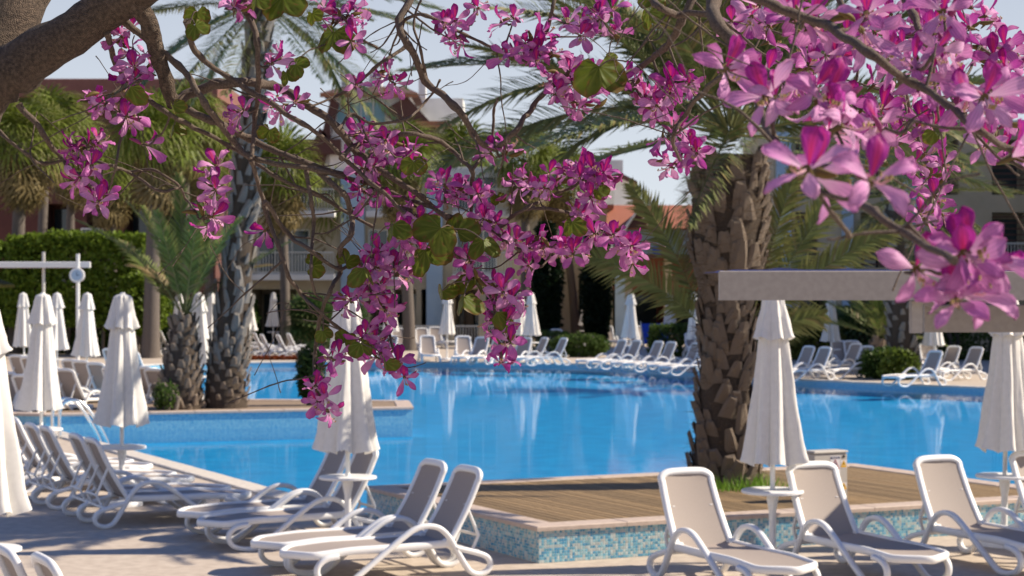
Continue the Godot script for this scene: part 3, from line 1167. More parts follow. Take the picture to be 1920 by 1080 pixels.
func crown(t: Node3D, c: Vector3, meshes: Array, n: int, lo: float, hi: float, sd: int, name_ := "frond", material: Material = null) -> void:
	var r := RandomNumberGenerator.new()
	r.seed = sd
	for i in n:
		var yaw := i * 2.39996 + r.randf_range(-0.25, 0.25)
		var f := (i + 0.5) / n
		var pitch := deg_to_rad(lerpf(lo, hi, f) + r.randf_range(-8, 8))
		var b := Basis(Vector3.UP, yaw) * Basis(Vector3(0, 0, 1), pitch) * Basis(Vector3.RIGHT, r.randf_range(-0.4, 0.4))
		var sc := r.randf_range(0.85, 1.1)
		put(name_, meshes[r.randi_range(0, meshes.size() - 1)], material if material else mats.frond, t, Transform3D(b.scaled(Vector3.ONE * sc), c + b * Vector3(0.12, 0, 0)))

func make_palms() -> void:
	boot_meshes()
	var grey_green := Color(0.115, 0.15, 0.055)
	var feathers := []
	for k in 4:
		var d: float = [0.25, 0.45, 0.7, 0.95][k]
		feathers.append(feather_mesh(Vector3.ZERO, Vector3(1.9, 0.18, 0), Vector3(3.75 - 0.35 * d, -1.25 * d + 0.25, 0.15 * k), 0.52, 92, 300 + k, grey_green, 0.16, Vector3.UP, 0.036))
	# the big palm on the timber platform
	var foot := gp(1362, 908, 0.35)
	var t := thing("date_palm", "big date palm with thick shaggy trunk growing through the timber platform", "palm tree", foot)
	trunk(t, [Vector3(0, -0.02, 0), Vector3(-0.02, 0.35, 0), Vector3(-0.01, 1.1, 0), Vector3(0.0, 1.75, 0), Vector3(0.0, 2.3, 0), Vector3(0.02, 2.65, 0), Vector3(0.03, 3.2, 0), Vector3(0.04, 3.85, 0)], [0.44, 0.39, 0.335, 0.30, 0.30, 0.44, 0.47, 0.42], mats.palm_core, mats.palm_boot, 298, 0.185, 4, 0.0, 1.0, 1.25)
	var hair := begin()
	var hr := RandomNumberGenerator.new()
	hr.seed = 8
	hair.set_smooth_group(-1)
	for i in 3200:
		var a := hr.randf() * TAU
		var y := hr.randf_range(0.15, 3.9) if i % 2 else hr.randf_range(2.3, 3.9)
		var rad := 0.46 if y > 2.5 else 0.36 + 0.1 * maxf(0.0, 0.6 - y)
		var q := Vector3(cos(a) * rad, y, sin(a) * rad)
		var e := q + Vector3(hr.randf_range(-0.14, 0.14) + cos(a) * 0.05, hr.randf_range(-0.09, 0.09), hr.randf_range(-0.14, 0.14) + sin(a) * 0.05)
		hair.set_color(Color(0.13, 0.085, 0.05) * hr.randf_range(0.5, 1.7))
		tri(hair, q, q + Vector3(0, 0.006, 0), e)
	var hs := part("trunk_fibre", hair, mats.frond, t)
	hs.set_meta("kind", "stuff")
	crown(t, Vector3(0.04, 4.1, 0), feathers, 42, -4, 66, 12)
	# fronds seen by name in the picture: low left sweep, suckers beside the trunk
	var k := -foot.z / F
	var rel := func(px: float, py: float, dz: float) -> Vector3: return at(px, py, -foot.z + dz) - foot
	var ex := [
		[[1350, 235, 0.2], [1130, 60, 0.3], [830, 235, 0.5], 0.60, 66],
		[[1345, 240, -0.2], [1120, 130, -0.5], [800, 330, -0.6], 0.60, 66],
		[[1345, 215, 0.1], [1200, 20, 0.1], [905, 15, 0.2], 0.58, 62],
		[[1350, 250, 0.3], [1180, 170, 0.8], [1050, 300, 1.0], 0.55, 60],
		[[1400, 240, 0.2], [1640, 120, 0.3], [1900, 300, 0.5], 0.58, 64],
		[[1400, 250, -0.2], [1600, 190, -0.4], [1800, 330, -0.6], 0.55, 60],
		[[1322, 618, 0.0], [1215, 500, 0.0], [1085, 476, 0.1], 0.42, 50],
		[[1318, 600, 0.25], [1260, 440, 0.4], [1180, 346, 0.5], 0.40, 46],
		[[1410, 600, 0.25], [1450, 430, 0.4], [1500, 300, 0.5], 0.42, 48],
		[[1410, 600, 0.3], [1500, 460, 0.6], [1585, 330, 0.8], 0.42, 46],
		[[1412, 610, 0.2], [1550, 480, 0.4], [1690, 425, 0.5], 0.42, 50],
		[[1405, 640, 0.2], [1480, 600, 0.5], [1545, 590, 0.6], 0.34, 36]]
	for i in ex.size():
		var e: Array = ex[i]
		var a: Vector3 = rel.call(e[0][0], e[0][1], e[0][2])
		var b: Vector3 = rel.call(e[1][0], e[1][1], e[1][2])
		var c: Vector3 = rel.call(e[2][0], e[2][1], e[2][2])
		put("frond", feather_mesh(a, b, c, e[3], int(e[4] * (1.4 if i < 6 else 1.1)), 400 + i, Color(0.135, 0.16, 0.06) if i < 6 else Color(0.20, 0.215, 0.075), 0.10, Vector3(0, 0.8, 0.6) if i < 6 else Vector3(0.0, 0.25, 1.0), 0.036 if i < 6 else 0.034), mats.frond, t)

	# two palms on the islet
	foot = gp(340, 766, 0.235)
	t = thing("date_palm", "short stout palm with upright fronds on the pool islet", "palm tree", foot)
	trunk(t, [Vector3(0, -0.02, 0), Vector3(0.0, 0.5, 0), Vector3(0.03, 1.1, 0), Vector3(0.06, 1.9, 0)], [0.46, 0.45, 0.36, 0.24], mats.palm_core, mats.palm_boot, 130, 0.15, 5)
	var ups := []
	for j in 3:
		ups.append(feather_mesh(Vector3.ZERO, Vector3(1.3, 0.06, 0), Vector3(2.6, -0.25 - 0.3 * j, 0), 0.42, 50, 320 + j, Color(0.125, 0.175, 0.045)))
	crown(t, Vector3(0.06, 1.85, 0), ups, 15, 38, 84, 14)
	var dry := feather_mesh(Vector3.ZERO, Vector3(1.2, 0.25, 0), Vector3(2.1, -0.5, 0), 0.4, 46, 330, Color(0.22, 0.16, 0.08))
	for a in [2.4, 0.5]:
		put("frond", dry, mats.frond, t, Transform3D(Basis(Vector3.UP, a) * Basis(Vector3(0, 0, 1), 0.75), Vector3(0.06, 1.85, 0)))
	foot = gp(424, 764, 0.235)
	t = thing("date_palm", "tall leaning palm with pale leaf scars on the pool islet", "palm tree", foot)
	trunk(t, [Vector3(0, -0.02, 0), Vector3(-0.02, 0.6, 0), Vector3(0.10, 1.5, 0), Vector3(0.22, 2.9, 0), Vector3(0.36, 4.4, 0), Vector3(0.55, 6.2, 0), Vector3(0.72, 8.3, 0)], [0.48, 0.42, 0.40, 0.34, 0.30, 0.27, 0.28], mats.palm_core, mats.grey_boot, 190, 0.185, 6, 0.24, 0.98, 1.75)
	var t2 := t
	for i in 70:
		var a := i * 2.39996
		var y := 0.1 + 1.35 * i / 70.0
		var rad := 0.42
		var outv := Vector3(cos(a), 0, sin(a))
		put("leaf_stub", boots[i % 3], mats.palm_boot, t2, Transform3D(Basis(Vector3.UP.cross(outv), Vector3.UP, outv).scaled(Vector3.ONE * 0.15), Vector3(0.06 * y, y, 0) + outv * rad))
	crown(t, Vector3(0.74, 8.3, 0), feathers, 58, -40, 72, 16)
	# palm by the right-hand terrace
	foot = gp(1690, 708)
	t = thing("date_palm", "dark trunked palm on the right-hand terrace, shrubs round its foot", "palm tree", foot)
	trunk(t, [Vector3(0, -0.02, 0), Vector3(0, 1.2, 0), Vector3(-0.05, 3.0, 0), Vector3(-0.1, 5.4, 0)], [0.55, 0.48, 0.42, 0.45], mats.palm_core, mats.grey_boot, 150, 0.22, 7)
	crown(t, Vector3(-0.1, 5.5, 0), feathers, 34, -45, 70, 18)
	foot = gp(1648, 702)
	t = thing("date_palm", "young bushy palm with arching fronds beside the dark trunked palm", "palm tree", foot)
	trunk(t, [Vector3(0, -0.02, 0), Vector3(0, 0.5, 0), Vector3(0, 1.1, 0)], [0.4, 0.38, 0.3], mats.palm_core, mats.palm_boot, 50, 0.2, 9)
	crown(t, Vector3(0, 1.15, 0), ups, 22, 12, 82, 20)

	# slim fan palms behind the terraces
	var fans := []
	var dead := []
	for j in 3:
		fans.append(fan_mesh(500 + j, Color(0.145, 0.185, 0.03), 0.95, 1.3, 0.5 + 0.5 * j))
		dead.append(fan_mesh(510 + j, Color(0.20, 0.155, 0.07), 0.85, 1.2, 0.9))
	var slim := [
		[28, 640, 40, 268, 84.0, 0.34, "slim fan palm beside the pale awning"],
		[128, 640, 135, 285, 100.0, 0.26, "fan palm in front of the dark red building, left of the slim grey trunk"],
		[283, 668, 292, 262, 78.0, 0.34, "fan palm with a straight grey trunk beside the end of the hedge"],
		[215, 640, 205, 330, 108.0, 0.26, "smaller fan palm before the dark red building behind the hedge"],
		[395, 640, 385, 300, 96.0, 0.25, "fan palm behind the leaning islet palm"],
		[536, 640, 528, 318, 90.0, 0.24, "fan palm with drooping leaves before the hotel balcony"],
		[768, 655, 748, 300, 88.0, 0.28, "fan palm with bright upright leaves before the white gabled house"],
		[985, 640, 985, 300, 96.0, 0.26, "fan palm with a dense dark head left of the cypresses"],
		[640, 640, 610, 385, 99.0, 0.22, "low fan palm before the cream hotel wall"],
		[72, 640, 88, 236, 94.0, 0.27, "fan palm with a full round head between the awning palm and its neighbour"],
		[345, 640, 348, 226, 92.0, 0.26, "fan palm with a full head close behind the short islet palm"],
		[880, 640, 872, 300, 100.0, 0.24, "fan palm in front of the hotel's right balconies"],
		[1080, 640, 1045, 330, 108.0, 0.24, "fan palm standing before the pink house"]]
	for i in slim.size():
		var q: Array = slim[i]
		var Z: float = q[4]
		var b := G((q[0] - 960.0) / F * Z, Z)
		var c := at(q[2], q[3], Z) - b
		t = thing("fan_palm", q[6], "palm tree", b, 0.0, "fan palms behind the pool terraces")
		var s := begin()
		var cc := curve([Vector3.ZERO, Vector3(c.x * 0.2, c.y * 0.3, 0), Vector3(c.x * 0.6, c.y * 0.65, 0), c], 5)
		var rr := PackedFloat32Array()
		for j in cc.size():
			rr.append(lerpf(q[5] * 1.15, q[5] * 0.72, sqrt(float(j) / cc.size())))
		sweep(s, cc, rr, rr, 12)
		part("trunk", s, mats.palm_trunk, t)
		crown(t, c, fans, 34, -35, 78, 600 + i)
		for j in 2:
			crown(t, c + Vector3(0, -0.2 - 0.7 * j, 0), dead, 12, -86, -52, 640 + i * 3 + j, "dry_frond")

# ------------------------------------------------------------------ hedges, shrubs, cypresses
var clumps := {}
func clump(kind: String, col: Color, size: float) -> ArrayMesh:
	if not clumps.has(kind):
		var r := RandomNumberGenerator.new()
		r.seed = hash(kind)
		var s := begin()
		s.set_smooth_group(-1)
		for i in 9:
			var p := Vector3(r.randf_range(-1, 1), r.randf_range(-1, 1), r.randf_range(-1, 1)) * size
			var a := Vector3(r.randf_range(-1, 1), r.randf_range(-0.4, 1), r.randf_range(-1, 1)).normalized()
			var b := a.cross(Vector3(r.randf_range(-1, 1), r.randf_range(-1, 1), r.randf_range(-1, 1))).normalized() * size * 0.42
			var l := a * size * r.randf_range(0.9, 1.5)
			s.set_color(col * r.randf_range(0.55, 1.5))
			tri(s, p, p + l * 0.5 + b, p + l)
			tri(s, p, p + l, p + l * 0.5 - b)
		clumps[kind] = done(s)
	return clumps[kind]

func foliage(parent: Node3D, called: String, mesh: Mesh, n: int, sd: int, place: Callable) -> void:
	var r := RandomNumberGenerator.new()
	r.seed = sd
	var mm := MultiMesh.new()
	mm.transform_format = MultiMesh.TRANSFORM_3D
	mm.mesh = mesh
	mm.instance_count = n
	for i in n:
		var p: Vector3 = place.call(r)
		var b := Basis(Vector3(r.randf_range(-1, 1), r.randf_range(-1, 1), r.randf_range(-1, 1)).normalized(), r.randf() * TAU)
		mm.set_instance_transform(i, Transform3D(b.scaled(Vector3.ONE * r.randf_range(0.7, 1.3)), p))
	var o := MultiMeshInstance3D.new()
	o.name = called
	o.multimesh = mm
	o.material_override = mats.leaf
	o.set_meta("kind", "stuff")
	parent.add_child(o, true)

# a clipped hedge: leaves crowd the skin of a box with a wavy surface
func hedge(label: String, c: Vector3, size: Vector3, turn: float, n: int, col: Color, leaf := 0.12, round_ := false, called := "hedge") -> void:
	var t := thing(called, label, "hedge" if called == "hedge" else "shrub", c, turn)
	var nz := FastNoiseLite.new()
	nz.seed = int(c.x * 10) + 7
	nz.frequency = 0.5
	var h := size * 0.5
	var f := func(r: RandomNumberGenerator) -> Vector3:
		var p := Vector3(r.randf_range(-1, 1), r.randf_range(-1, 1), r.randf_range(-1, 1))
		if round_:
			p = p.normalized() * pow(r.randf(), 0.22)
			p *= 1.0 + 0.16 * nz.get_noise_3d(p.x * 3.0, p.y * 3.0, p.z * 3.0)
		else:
			var ax := r.randi_range(0, 2)
			p[ax] = signf(p[ax]) * (1.0 - 0.25 * pow(r.randf(), 2.0))
			p *= 1.0 + 0.09 * nz.get_noise_3d(p.x * h.x, p.y * h.y, p.z * h.z) - 0.08 * maxf(0.0, absf(p.x) + absf(p.y) - 1.3)
		return Vector3(p.x * h.x, h.y + p.y * h.y, p.z * h.z)
	foliage(t, "foliage", clump(called + str(col) + str(leaf), col, leaf), n, int(absf(c.x * 31.0 + c.z)), f)
	var s := begin()
	var r2 := RandomNumberGenerator.new()
	r2.seed = 3
	for i in maxi(3, int(size.x / 0.8)):
		var x := r2.randf_range(-h.x, h.x) * 0.8
		var z := r2.randf_range(-h.z, h.z) * 0.5
		sweep(s, PackedVector3Array([Vector3(x, -c.y - 0.01, z), Vector3(x + 0.1, h.y * 0.8, z), Vector3(x - 0.2, size.y * 0.85, z * 0.4)]), 0.07, 0.07, 6)
	part("stem", s, mats.palm_trunk, t).set_meta("kind", "stuff")

func px_x(px: float, Z: float) -> float:
	return (px - 960.0) / F * Z

func make_greenery() -> void:
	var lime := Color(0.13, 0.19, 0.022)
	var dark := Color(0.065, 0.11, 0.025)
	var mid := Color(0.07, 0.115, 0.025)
	hedge("tall clipped bright green hedge behind the clock post", G(px_x(158, 82), 82, 1.3), Vector3(5.8, 3.6, 2.6), 0.0, 6500, lime, 0.13)
	hedge("tall clipped hedge running on behind the pale awning", G(px_x(-15, 84), 84, 1.3), Vector3(3.2, 3.3, 2.4), 0.0, 3000, lime, 0.13)
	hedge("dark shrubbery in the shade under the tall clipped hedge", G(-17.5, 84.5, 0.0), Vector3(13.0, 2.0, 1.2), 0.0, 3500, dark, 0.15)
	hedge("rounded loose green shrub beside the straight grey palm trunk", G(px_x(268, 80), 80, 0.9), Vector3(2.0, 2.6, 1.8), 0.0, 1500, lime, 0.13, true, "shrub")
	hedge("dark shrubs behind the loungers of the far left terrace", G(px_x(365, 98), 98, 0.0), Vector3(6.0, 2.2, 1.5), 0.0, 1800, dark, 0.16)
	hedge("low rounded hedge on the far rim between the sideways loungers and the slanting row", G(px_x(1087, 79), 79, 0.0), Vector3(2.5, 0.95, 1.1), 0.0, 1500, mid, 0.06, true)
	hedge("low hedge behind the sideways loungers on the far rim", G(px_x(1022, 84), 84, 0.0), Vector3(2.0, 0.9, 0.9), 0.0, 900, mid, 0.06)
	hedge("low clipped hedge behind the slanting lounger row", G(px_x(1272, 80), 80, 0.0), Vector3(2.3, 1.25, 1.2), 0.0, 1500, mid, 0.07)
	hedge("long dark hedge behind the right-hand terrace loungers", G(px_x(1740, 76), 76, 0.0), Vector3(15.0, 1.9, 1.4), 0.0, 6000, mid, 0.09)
	hedge("olive shrub between the right-hand loungers and the long dark hedge", G(px_x(1530, 72), 72, 0.0), Vector3(2.2, 1.5, 1.2), 0.0, 1300, Color(0.09, 0.10, 0.02), 0.08, true, "shrub")
	hedge("leafy shrub round the foot of the dark trunked palm", gp(1684, 712), Vector3(1.2, 0.9, 0.9), 0.0, 230, Color(0.12, 0.17, 0.03), 0.13, true, "shrub")
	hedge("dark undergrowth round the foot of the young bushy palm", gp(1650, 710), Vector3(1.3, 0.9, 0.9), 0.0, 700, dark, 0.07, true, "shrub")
	hedge("small leafy plant at the foot of the short islet palm", gp(310, 769, 0.235), Vector3(0.5, 0.6, 0.4), 0.0, 130, mid, 0.05, true, "shrub")
	hedge("small ivy clad stump at the edge of the islet behind the umbrella", gp(583, 760, 0.235), Vector3(0.55, 1.3, 0.5), 0.0, 700, Color(0.04, 0.07, 0.02), 0.05, true, "shrub")
	# cypresses
	for q in [[1024, 92.0, "dark cypress beside the pair of closed umbrellas on the far rim"], [1118, 94.0, "dark cypress right of the lone umbrella before the terracotta wall"], [1398, 88.0, "dark cypress half hidden by the big palm's trunk"]]:
		var Z: float = q[1]
		var t := thing("cypress_tree", q[2], "tree", G(px_x(q[0], Z), Z))
		var s := begin()
		rod(s, Vector3(0, -0.02, 0), Vector3(0, 4.0, 0), 0.11)
		part("trunk", s, mats.palm_trunk, t)
		var f := func(r: RandomNumberGenerator) -> Vector3:
			var y := r.randf()
			var a := r.randf() * TAU
			var rad := 0.62 * pow(sin(PI * clampf(0.10 + 0.86 * y, 0, 1)), 0.55) * pow(r.randf(), 0.3)
			return Vector3(cos(a) * rad, 0.3 + 5.4 * y, sin(a) * rad)
		foliage(t, "crown", clump("cypress", Color(0.012, 0.022, 0.010), 0.13), 2600, int(Z), f)
	# bushy fan palms in front of the hotel
	var fans := [fan_mesh(700, Color(0.06, 0.11, 0.035), 0.55, 0.95, 0.25), fan_mesh(701, Color(0.05, 0.095, 0.03), 0.5, 0.9, 0.4)]
	for q in [[585, 85.0, 1.3, "bushy dwarf fan palm in front of the hotel, behind the table umbrella"], [645, 88.0, 0.9, "smaller dwarf fan palm beside the bushy one, mostly behind the table umbrella"], [1620, 73.0, 1.0, "dwarf fan palm with broad leaves under the pergola beam"]]:
		var Z: float = q[1]
		var t := thing("dwarf_fan_palm", q[3], "palm", G(px_x(q[0], Z), Z))
		var s := begin()
		rod(s, Vector3(0, -0.02, 0), Vector3(0, q[2], 0), 0.22, 10)
		part("trunk", s, mats.palm_core, t)
		crown(t, Vector3(0, q[2], 0), fans, 44, -50, 85, int(Z))
	# red flower bed at the far rim
	var bed := thing("flower_bed", "strip of rust red ground planting on the far rim left of the table umbrella", "flower bed", G(px_x(520, 76), 76))
	foliage(bed, "planting", clump("bed", Color(0.22, 0.05, 0.015), 0.05), 700, 77, func(r: RandomNumberGenerator) -> Vector3: return Vector3(r.randf_range(-1.6, 1.6), r.randf_range(0.0, 0.1), r.randf_range(-0.3, 0.3)))

# ------------------------------------------------------------------ buildings
func slab(parent: Node, called: String, m: Material, x0: float, x1: float, y0: float, y1: float, z0: float, z1: float, ch := 0.0) -> MeshInstance3D:
	var s := begin()
	box(s, Vector3((x0 + x1) / 2, (y0 + y1) / 2, (z0 + z1) / 2), Vector3(absf(x1 - x0), absf(y1 - y0), absf(z1 - z0)), Basis.IDENTITY, ch)
	return part(called, s, m, parent)

# a wall with openings cut into it: each hole is [x0, x1, y0, y1, depth], a glass door at its back
func pierced(parent: Node, called: String, m: Material, x0: float, x1: float, y0: float, y1: float, z0: float, z1: float, holes: Array) -> void:
	var w := CSGBox3D.new()
	w.name = called
	w.size = Vector3(x1 - x0, y1 - y0, z1 - z0)
	w.position = Vector3((x0 + x1) / 2, (y0 + y1) / 2, (z0 + z1) / 2)
	w.material = m
	parent.add_child(w, true)
	for h in holes:
		var c := CSGBox3D.new()
		c.operation = CSGShape3D.OPERATION_SUBTRACTION
		c.size = Vector3(h[1] - h[0], h[3] - h[2], h[4] + 0.5)
		c.position = Vector3((h[0] + h[1]) / 2, (h[2] + h[3]) / 2, z1 - h[4] / 2.0 + 0.25) - w.position
		c.material = m
		w.add_child(c, true)
		slab(parent, "glass_door", mats.window_glass, h[0] + 0.1, h[1] - 0.1, h[2] + 0.02, h[3] - 0.25, z1 - h[4] + 0.02, z1 - h[4] + 0.06)

# a window with a real frame, set 6 cm proud of a recessed pane
func window(parent: Node, x: float, y: float, w: float, h: float, z: float, panes := 2, frame: Material = null, glass: Material = null) -> void:
	var s := begin()
	var b := 0.07
	box(s, Vector3(x, y + h / 2 - b / 2, z + 0.05), Vector3(w, b, 0.1))
	box(s, Vector3(x, y - h / 2 + b / 2, z + 0.05), Vector3(w, b, 0.1))
	for i in panes + 1:
		box(s, Vector3(x - w / 2 + b / 2 + (w - b) * i / panes, y, z + 0.05), Vector3(b, h - 2 * b, 0.095))
	var o := part("window", s, frame if frame else mats.rail_metal, parent)
	for i in panes:
		var pw := (w - b) / panes - b
		slab(o, "pane", glass if glass else mats.window_glass, x - w / 2 + b + (w - b) * i / panes, x - w / 2 + b + (w - b) * i / panes + pw, y - h / 2 + b, y + h / 2 - b, z + 0.01, z + 0.03)

func railing(parent: Node, x0: float, x1: float, y: float, z: float, h := 1.05) -> void:
	var s := begin()
	box(s, Vector3((x0 + x1) / 2, y + h, z), Vector3(x1 - x0, 0.07, 0.07))
	box(s, Vector3((x0 + x1) / 2, y + 0.08, z), Vector3(x1 - x0, 0.05, 0.05))
	var n := int((x1 - x0) / 0.14)
	for i in n + 1:
		box(s, Vector3(x0 + (x1 - x0) * i / n, y + h / 2, z), Vector3(0.03, h - 0.1, 0.03))
	part("balcony_railing", s, mats.rail_metal, parent)

func hip_roof(parent: Node, m: Material, x0: float, x1: float, z0: float, z1: float, y: float, h: float, over := 0.5, ridge := 0.0) -> void:
	var s := begin()
	s.set_smooth_group(-1)
	var a := Vector3(x0 - over, y, z1 + over)
	var b := Vector3(x1 + over, y, z1 + over)
	var c := Vector3(x1 + over, y, z0 - over)
	var d := Vector3(x0 - over, y, z0 - over)
	var cx := (x0 + x1) / 2
	var cz := (z0 + z1) / 2
	var r := ridge if ridge > 0.0 else (x1 - x0) * 0.25
	var p := Vector3(cx - r, y + h, cz)
	var q := Vector3(cx + r, y + h, cz)
	quad(s, a, p, q, b)
	quad(s, c, q, p, d)
	tri(s, b, q, c)
	tri(s, d, p, a)
	quad(s, a, b, c, d)
	part("roof", s, m, parent)
	slab(parent, "eave_board", mats.wood_trim, x0 - over, x1 + over, y - 0.28, y - 0.004, z1 + over - 0.1, z1 + over)

func make_buildings() -> void:
	# cream hotel behind the pool
	var Z := 98.0
	var k := Z / F
	var t := thing("hotel_building", "cream three storey hotel with white balcony slabs behind the far pool rim", "building", G(0, Z))
	var xl := px_x(452, Z)
	var xr := px_x(1010, Z)
	var hh := []
	for q in [[470, 560], [692, 780], [790, 832], [852, 1000]]:
		hh.append([px_x(q[0], Z), px_x(q[1], Z), 0.05, 2.75, 4.5])
	pierced(t, "wall", mats.cream_wall, xl, xr, 0.0, 8.3, -12.0, 0.0, hh)
	slab(t, "parapet", mats.white_wall, xl - 0.2, xr + 0.2, 8.3, 8.75, -12.2, 0.25)
	for f in 2:
		var y := 3.2 + 3.1 * f
		for b in [[455, 632], [690, 770], [850, 960]]:
			var a0 := px_x(b[0], Z)
			var a1 := px_x(b[1], Z)
			slab(t, "balcony_slab", mats.white_wall, a0, a1, y, y + 0.3, 0.002, 1.5, 0.02)
			railing(t, a0 + 0.05, a1 - 0.05, y + 0.3, 1.42)
			window(t, (a0 + a1) / 2 - 0.3, y + 1.42, minf(2.6, (a1 - a0) * 0.7), 2.2, 0.002, 3)
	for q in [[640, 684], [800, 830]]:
		slab(t, "pilaster", mats.blue_wall_and_shade, px_x(q[0], Z), px_x(q[1], Z), 0.0, 8.28, 0.002, 0.35)  # bluish shade of a white wall put into the pilaster colour
	for q in [[690, 0], [735, 0], [845, 0], [905, 0]]:
		slab(t, "column", mats.cream_wall, px_x(q[0], Z) - 0.18, px_x(q[0], Z) + 0.18, 0.0, 3.2, 0.9, 1.3)
	railing(t, px_x(690, Z), px_x(960, Z), 0.0, 1.7, 0.95)
	for x in [px_x(590, Z), px_x(615, Z)]:
		window(t, x, 1.5, 0.8, 2.0, 0.002, 1)

	# white gabled house above it
	Z = 128.0
	t = thing("gabled_house", "white house with brown hipped roofs and a wide four pane window above the hotel", "house", G(0, Z))
	var hx := func(px: float) -> float: return px_x(px, Z)
	var hy := func(py: float) -> float: return EYE + (548.0 - py) * Z / F
	slab(t, "wall", mats.white_wall, hx.call(618), hx.call(768), 0.0, hy.call(176), -8.0, 0.0)
	window(t, hx.call(677), hy.call(213), hx.call(724) - hx.call(630), hy.call(190) - hy.call(236), 0.002, 4, mats.rail_metal, mats.curtain)
	hip_roof(t, mats.brown_roof, hx.call(622), hx.call(764), -8.0, 0.0, hy.call(176), 0.9, 0.7, 2.0)
	# sloping roof flanks either side of the dormer
	for q in [[592, 300, 622, 182], [560, 330, 600, 240]]:
		var s := begin()
		s.set_smooth_group(-1)
		for z in [0.35, -8.0]:
			pass
		var a := Vector3(hx.call(q[0]), hy.call(q[1]), 0.4)
		var b := Vector3(hx.call(q[2]), hy.call(q[3]), 0.4)
		var dn := Vector3(0.5, -0.5, 0)
		quad(s, a, b, b + Vector3(0, 0, -7), a + Vector3(0, 0, -7))
		quad(s, a + dn, b + dn, b + Vector3(0, 0, -7) + dn, a + Vector3(0, 0, -7) + dn)
		quad(s, a, b, b + dn, a + dn)
		part("roof_flank", s, mats.brown_roof, t)
	for q in [[764, 182, 842, 268]]:
		var s := begin()
		s.set_smooth_group(-1)
		var a := Vector3(hx.call(q[0]), hy.call(q[1]), 0.4)
		var b := Vector3(hx.call(q[2]), hy.call(q[3]), 0.4)
		var dn := Vector3(-1.6, -0.9, 0)
		quad(s, a, b, b + Vector3(0, 0, -7), a + Vector3(0, 0, -7))
		quad(s, a, b, b + dn, a + dn)
		quad(s, a + dn, b + dn, b + Vector3(0, 0, -7) + dn, a + Vector3(0, 0, -7) + dn)
		part("roof_flank", s, mats.brown_roof, t)
	slab(t, "lower_wall", mats.white_wall, hx.call(764), hx.call(860), 0.0, hy.call(228), -7.0, -0.3)
	slab(t, "lower_eave", mats.wood_trim, hx.call(780), hx.call(846), hy.call(240), hy.call(228), -0.2, 0.5)
	slab(t, "lower_wall", mats.white_wall, hx.call(560), hx.call(618), 0.0, hy.call(262), -7.0, -0.3)
	slab(t, "lower_roof", mats.brown_roof, hx.call(545), hx.call(640), hy.call(290), hy.call(262), -0.25, 0.6)
	slab(t, "rear_wall", mats.white_wall, hx.call(700), hx.call(862), 0.0, hy.call(160), -14.0, -8.5)
	for q in [[682, 706, 118], [778, 792, 126], [628, 640, 128]]:
		slab(t, "chimney", mats.white_wall, hx.call(q[0]), hx.call(q[1]), hy.call(170), hy.call(q[2]), -6.0, -5.0, 0.1)
	railing(t, hx.call(622), hx.call(760), hy.call(256), 0.6, 0.8)

	# dark red building on the left
	Z = 120.0
	t = thing("red_building", "dark red flat roofed building with a pale red fascia behind the hedge", "building", G(0, Z))
	var rh := []
	for f in 3:
		for q in [110, 190, 260, 330]:
			rh.append([px_x(q - 28, Z), px_x(q + 28, Z), 2.0 + 3.6 * f, 4.4 + 3.6 * f, 2.5])
	pierced(t, "wall", mats.red_wall, px_x(-60, Z), px_x(404, Z), 0.0, 14.4, -10.0, 0.0, rh)
	slab(t, "fascia", mats.red_fascia, px_x(-60, Z), px_x(412, Z), 14.4, 15.5, -10.4, 0.9, 0.05)
	slab(t, "fascia_band", mats.red_fascia, px_x(-60, Z), px_x(408, Z), 13.7, 14.1, 0.004, 0.6, 0.03)
	window(t, px_x(170, Z), 6.15, 1.15, 0.7, 0.002, 1, mats.white_wall, mats.window_glass)
	for x in [132, 193]:
		slab(t, "mullion", mats.white_wall, px_x(x - 2, Z), px_x(x + 2, Z), 5.7, 6.5, 0.035, 0.1)

	# hotel wing on the right
	Z = 84.0
	t = thing("hotel_wing", "hotel wing with cream and pale blue walls and dark louvred windows behind the right-hand palms", "building", G(0, Z))
	var wh := []
	for q in [[1500, 60], [1602, 48], [1760, 60]]:
		wh.append([px_x(q[0], Z), px_x(q[0] + q[1], Z), 0.05, 2.6, 3.0])
	for f in 2:
		for q in [[1512, 40], [1637, 46], [1772, 50], [1892, 64]]:
			wh.append([px_x(q[0] - q[1] / 2.0, Z), px_x(q[0] + q[1] / 2.0, Z), 3.65 + 3.1 * f, 6.0 + 3.1 * f, 1.2])
	pierced(t, "wall", mats.cream_wall, px_x(1450, Z), px_x(2150, Z), 0.0, 9.6, -11.0, 0.0, wh)
	for q in [[1455, 1482], [1690, 1716], [1578, 1598]]:
		slab(t, "blue_panel", mats.blue_wall_and_shade, px_x(q[0], Z), px_x(q[1], Z), 0.0, 9.4, 0.003, 0.3)
	for f in 2:
		for q in [[1512, 40], [1637, 46], [1772, 50], [1892, 64]]:
			var w := px_x(960 + q[1], Z)
			var y := 4.9 + 3.1 * f
			var s := begin()
			for j in 9:
				box(s, Vector3(px_x(q[0], Z), y - 1.1 + j * 0.25, 0.08), Vector3(w, 0.05, 0.08))
			part("louvre", s, mats.brown_roof, t)
	slab(t, "balcony_slab", mats.white_wall, px_x(1840, Z), px_x(2100, Z), 3.3, 3.6, 0.003, 1.4, 0.02)
	railing(t, px_x(1850, Z), px_x(2090, Z), 3.6, 1.3)
	slab(t, "cornice", mats.white_wall, px_x(1444, Z), px_x(2156, Z), 9.6, 9.9, -11.2, 0.3)

	# unseen block added out of view on the right to shade the far rim
	slab(t, "added_shade_block", mats.cream_wall, 22.5, 34.0, 0.0, 13.5, -0.5, 18.4)

	# terracotta roofed bar with columns
	Z = 104.0
	t = thing("pool_bar", "low pool bar with terracotta roof, gable dormer and pale columns in shade", "building", G(0, Z))
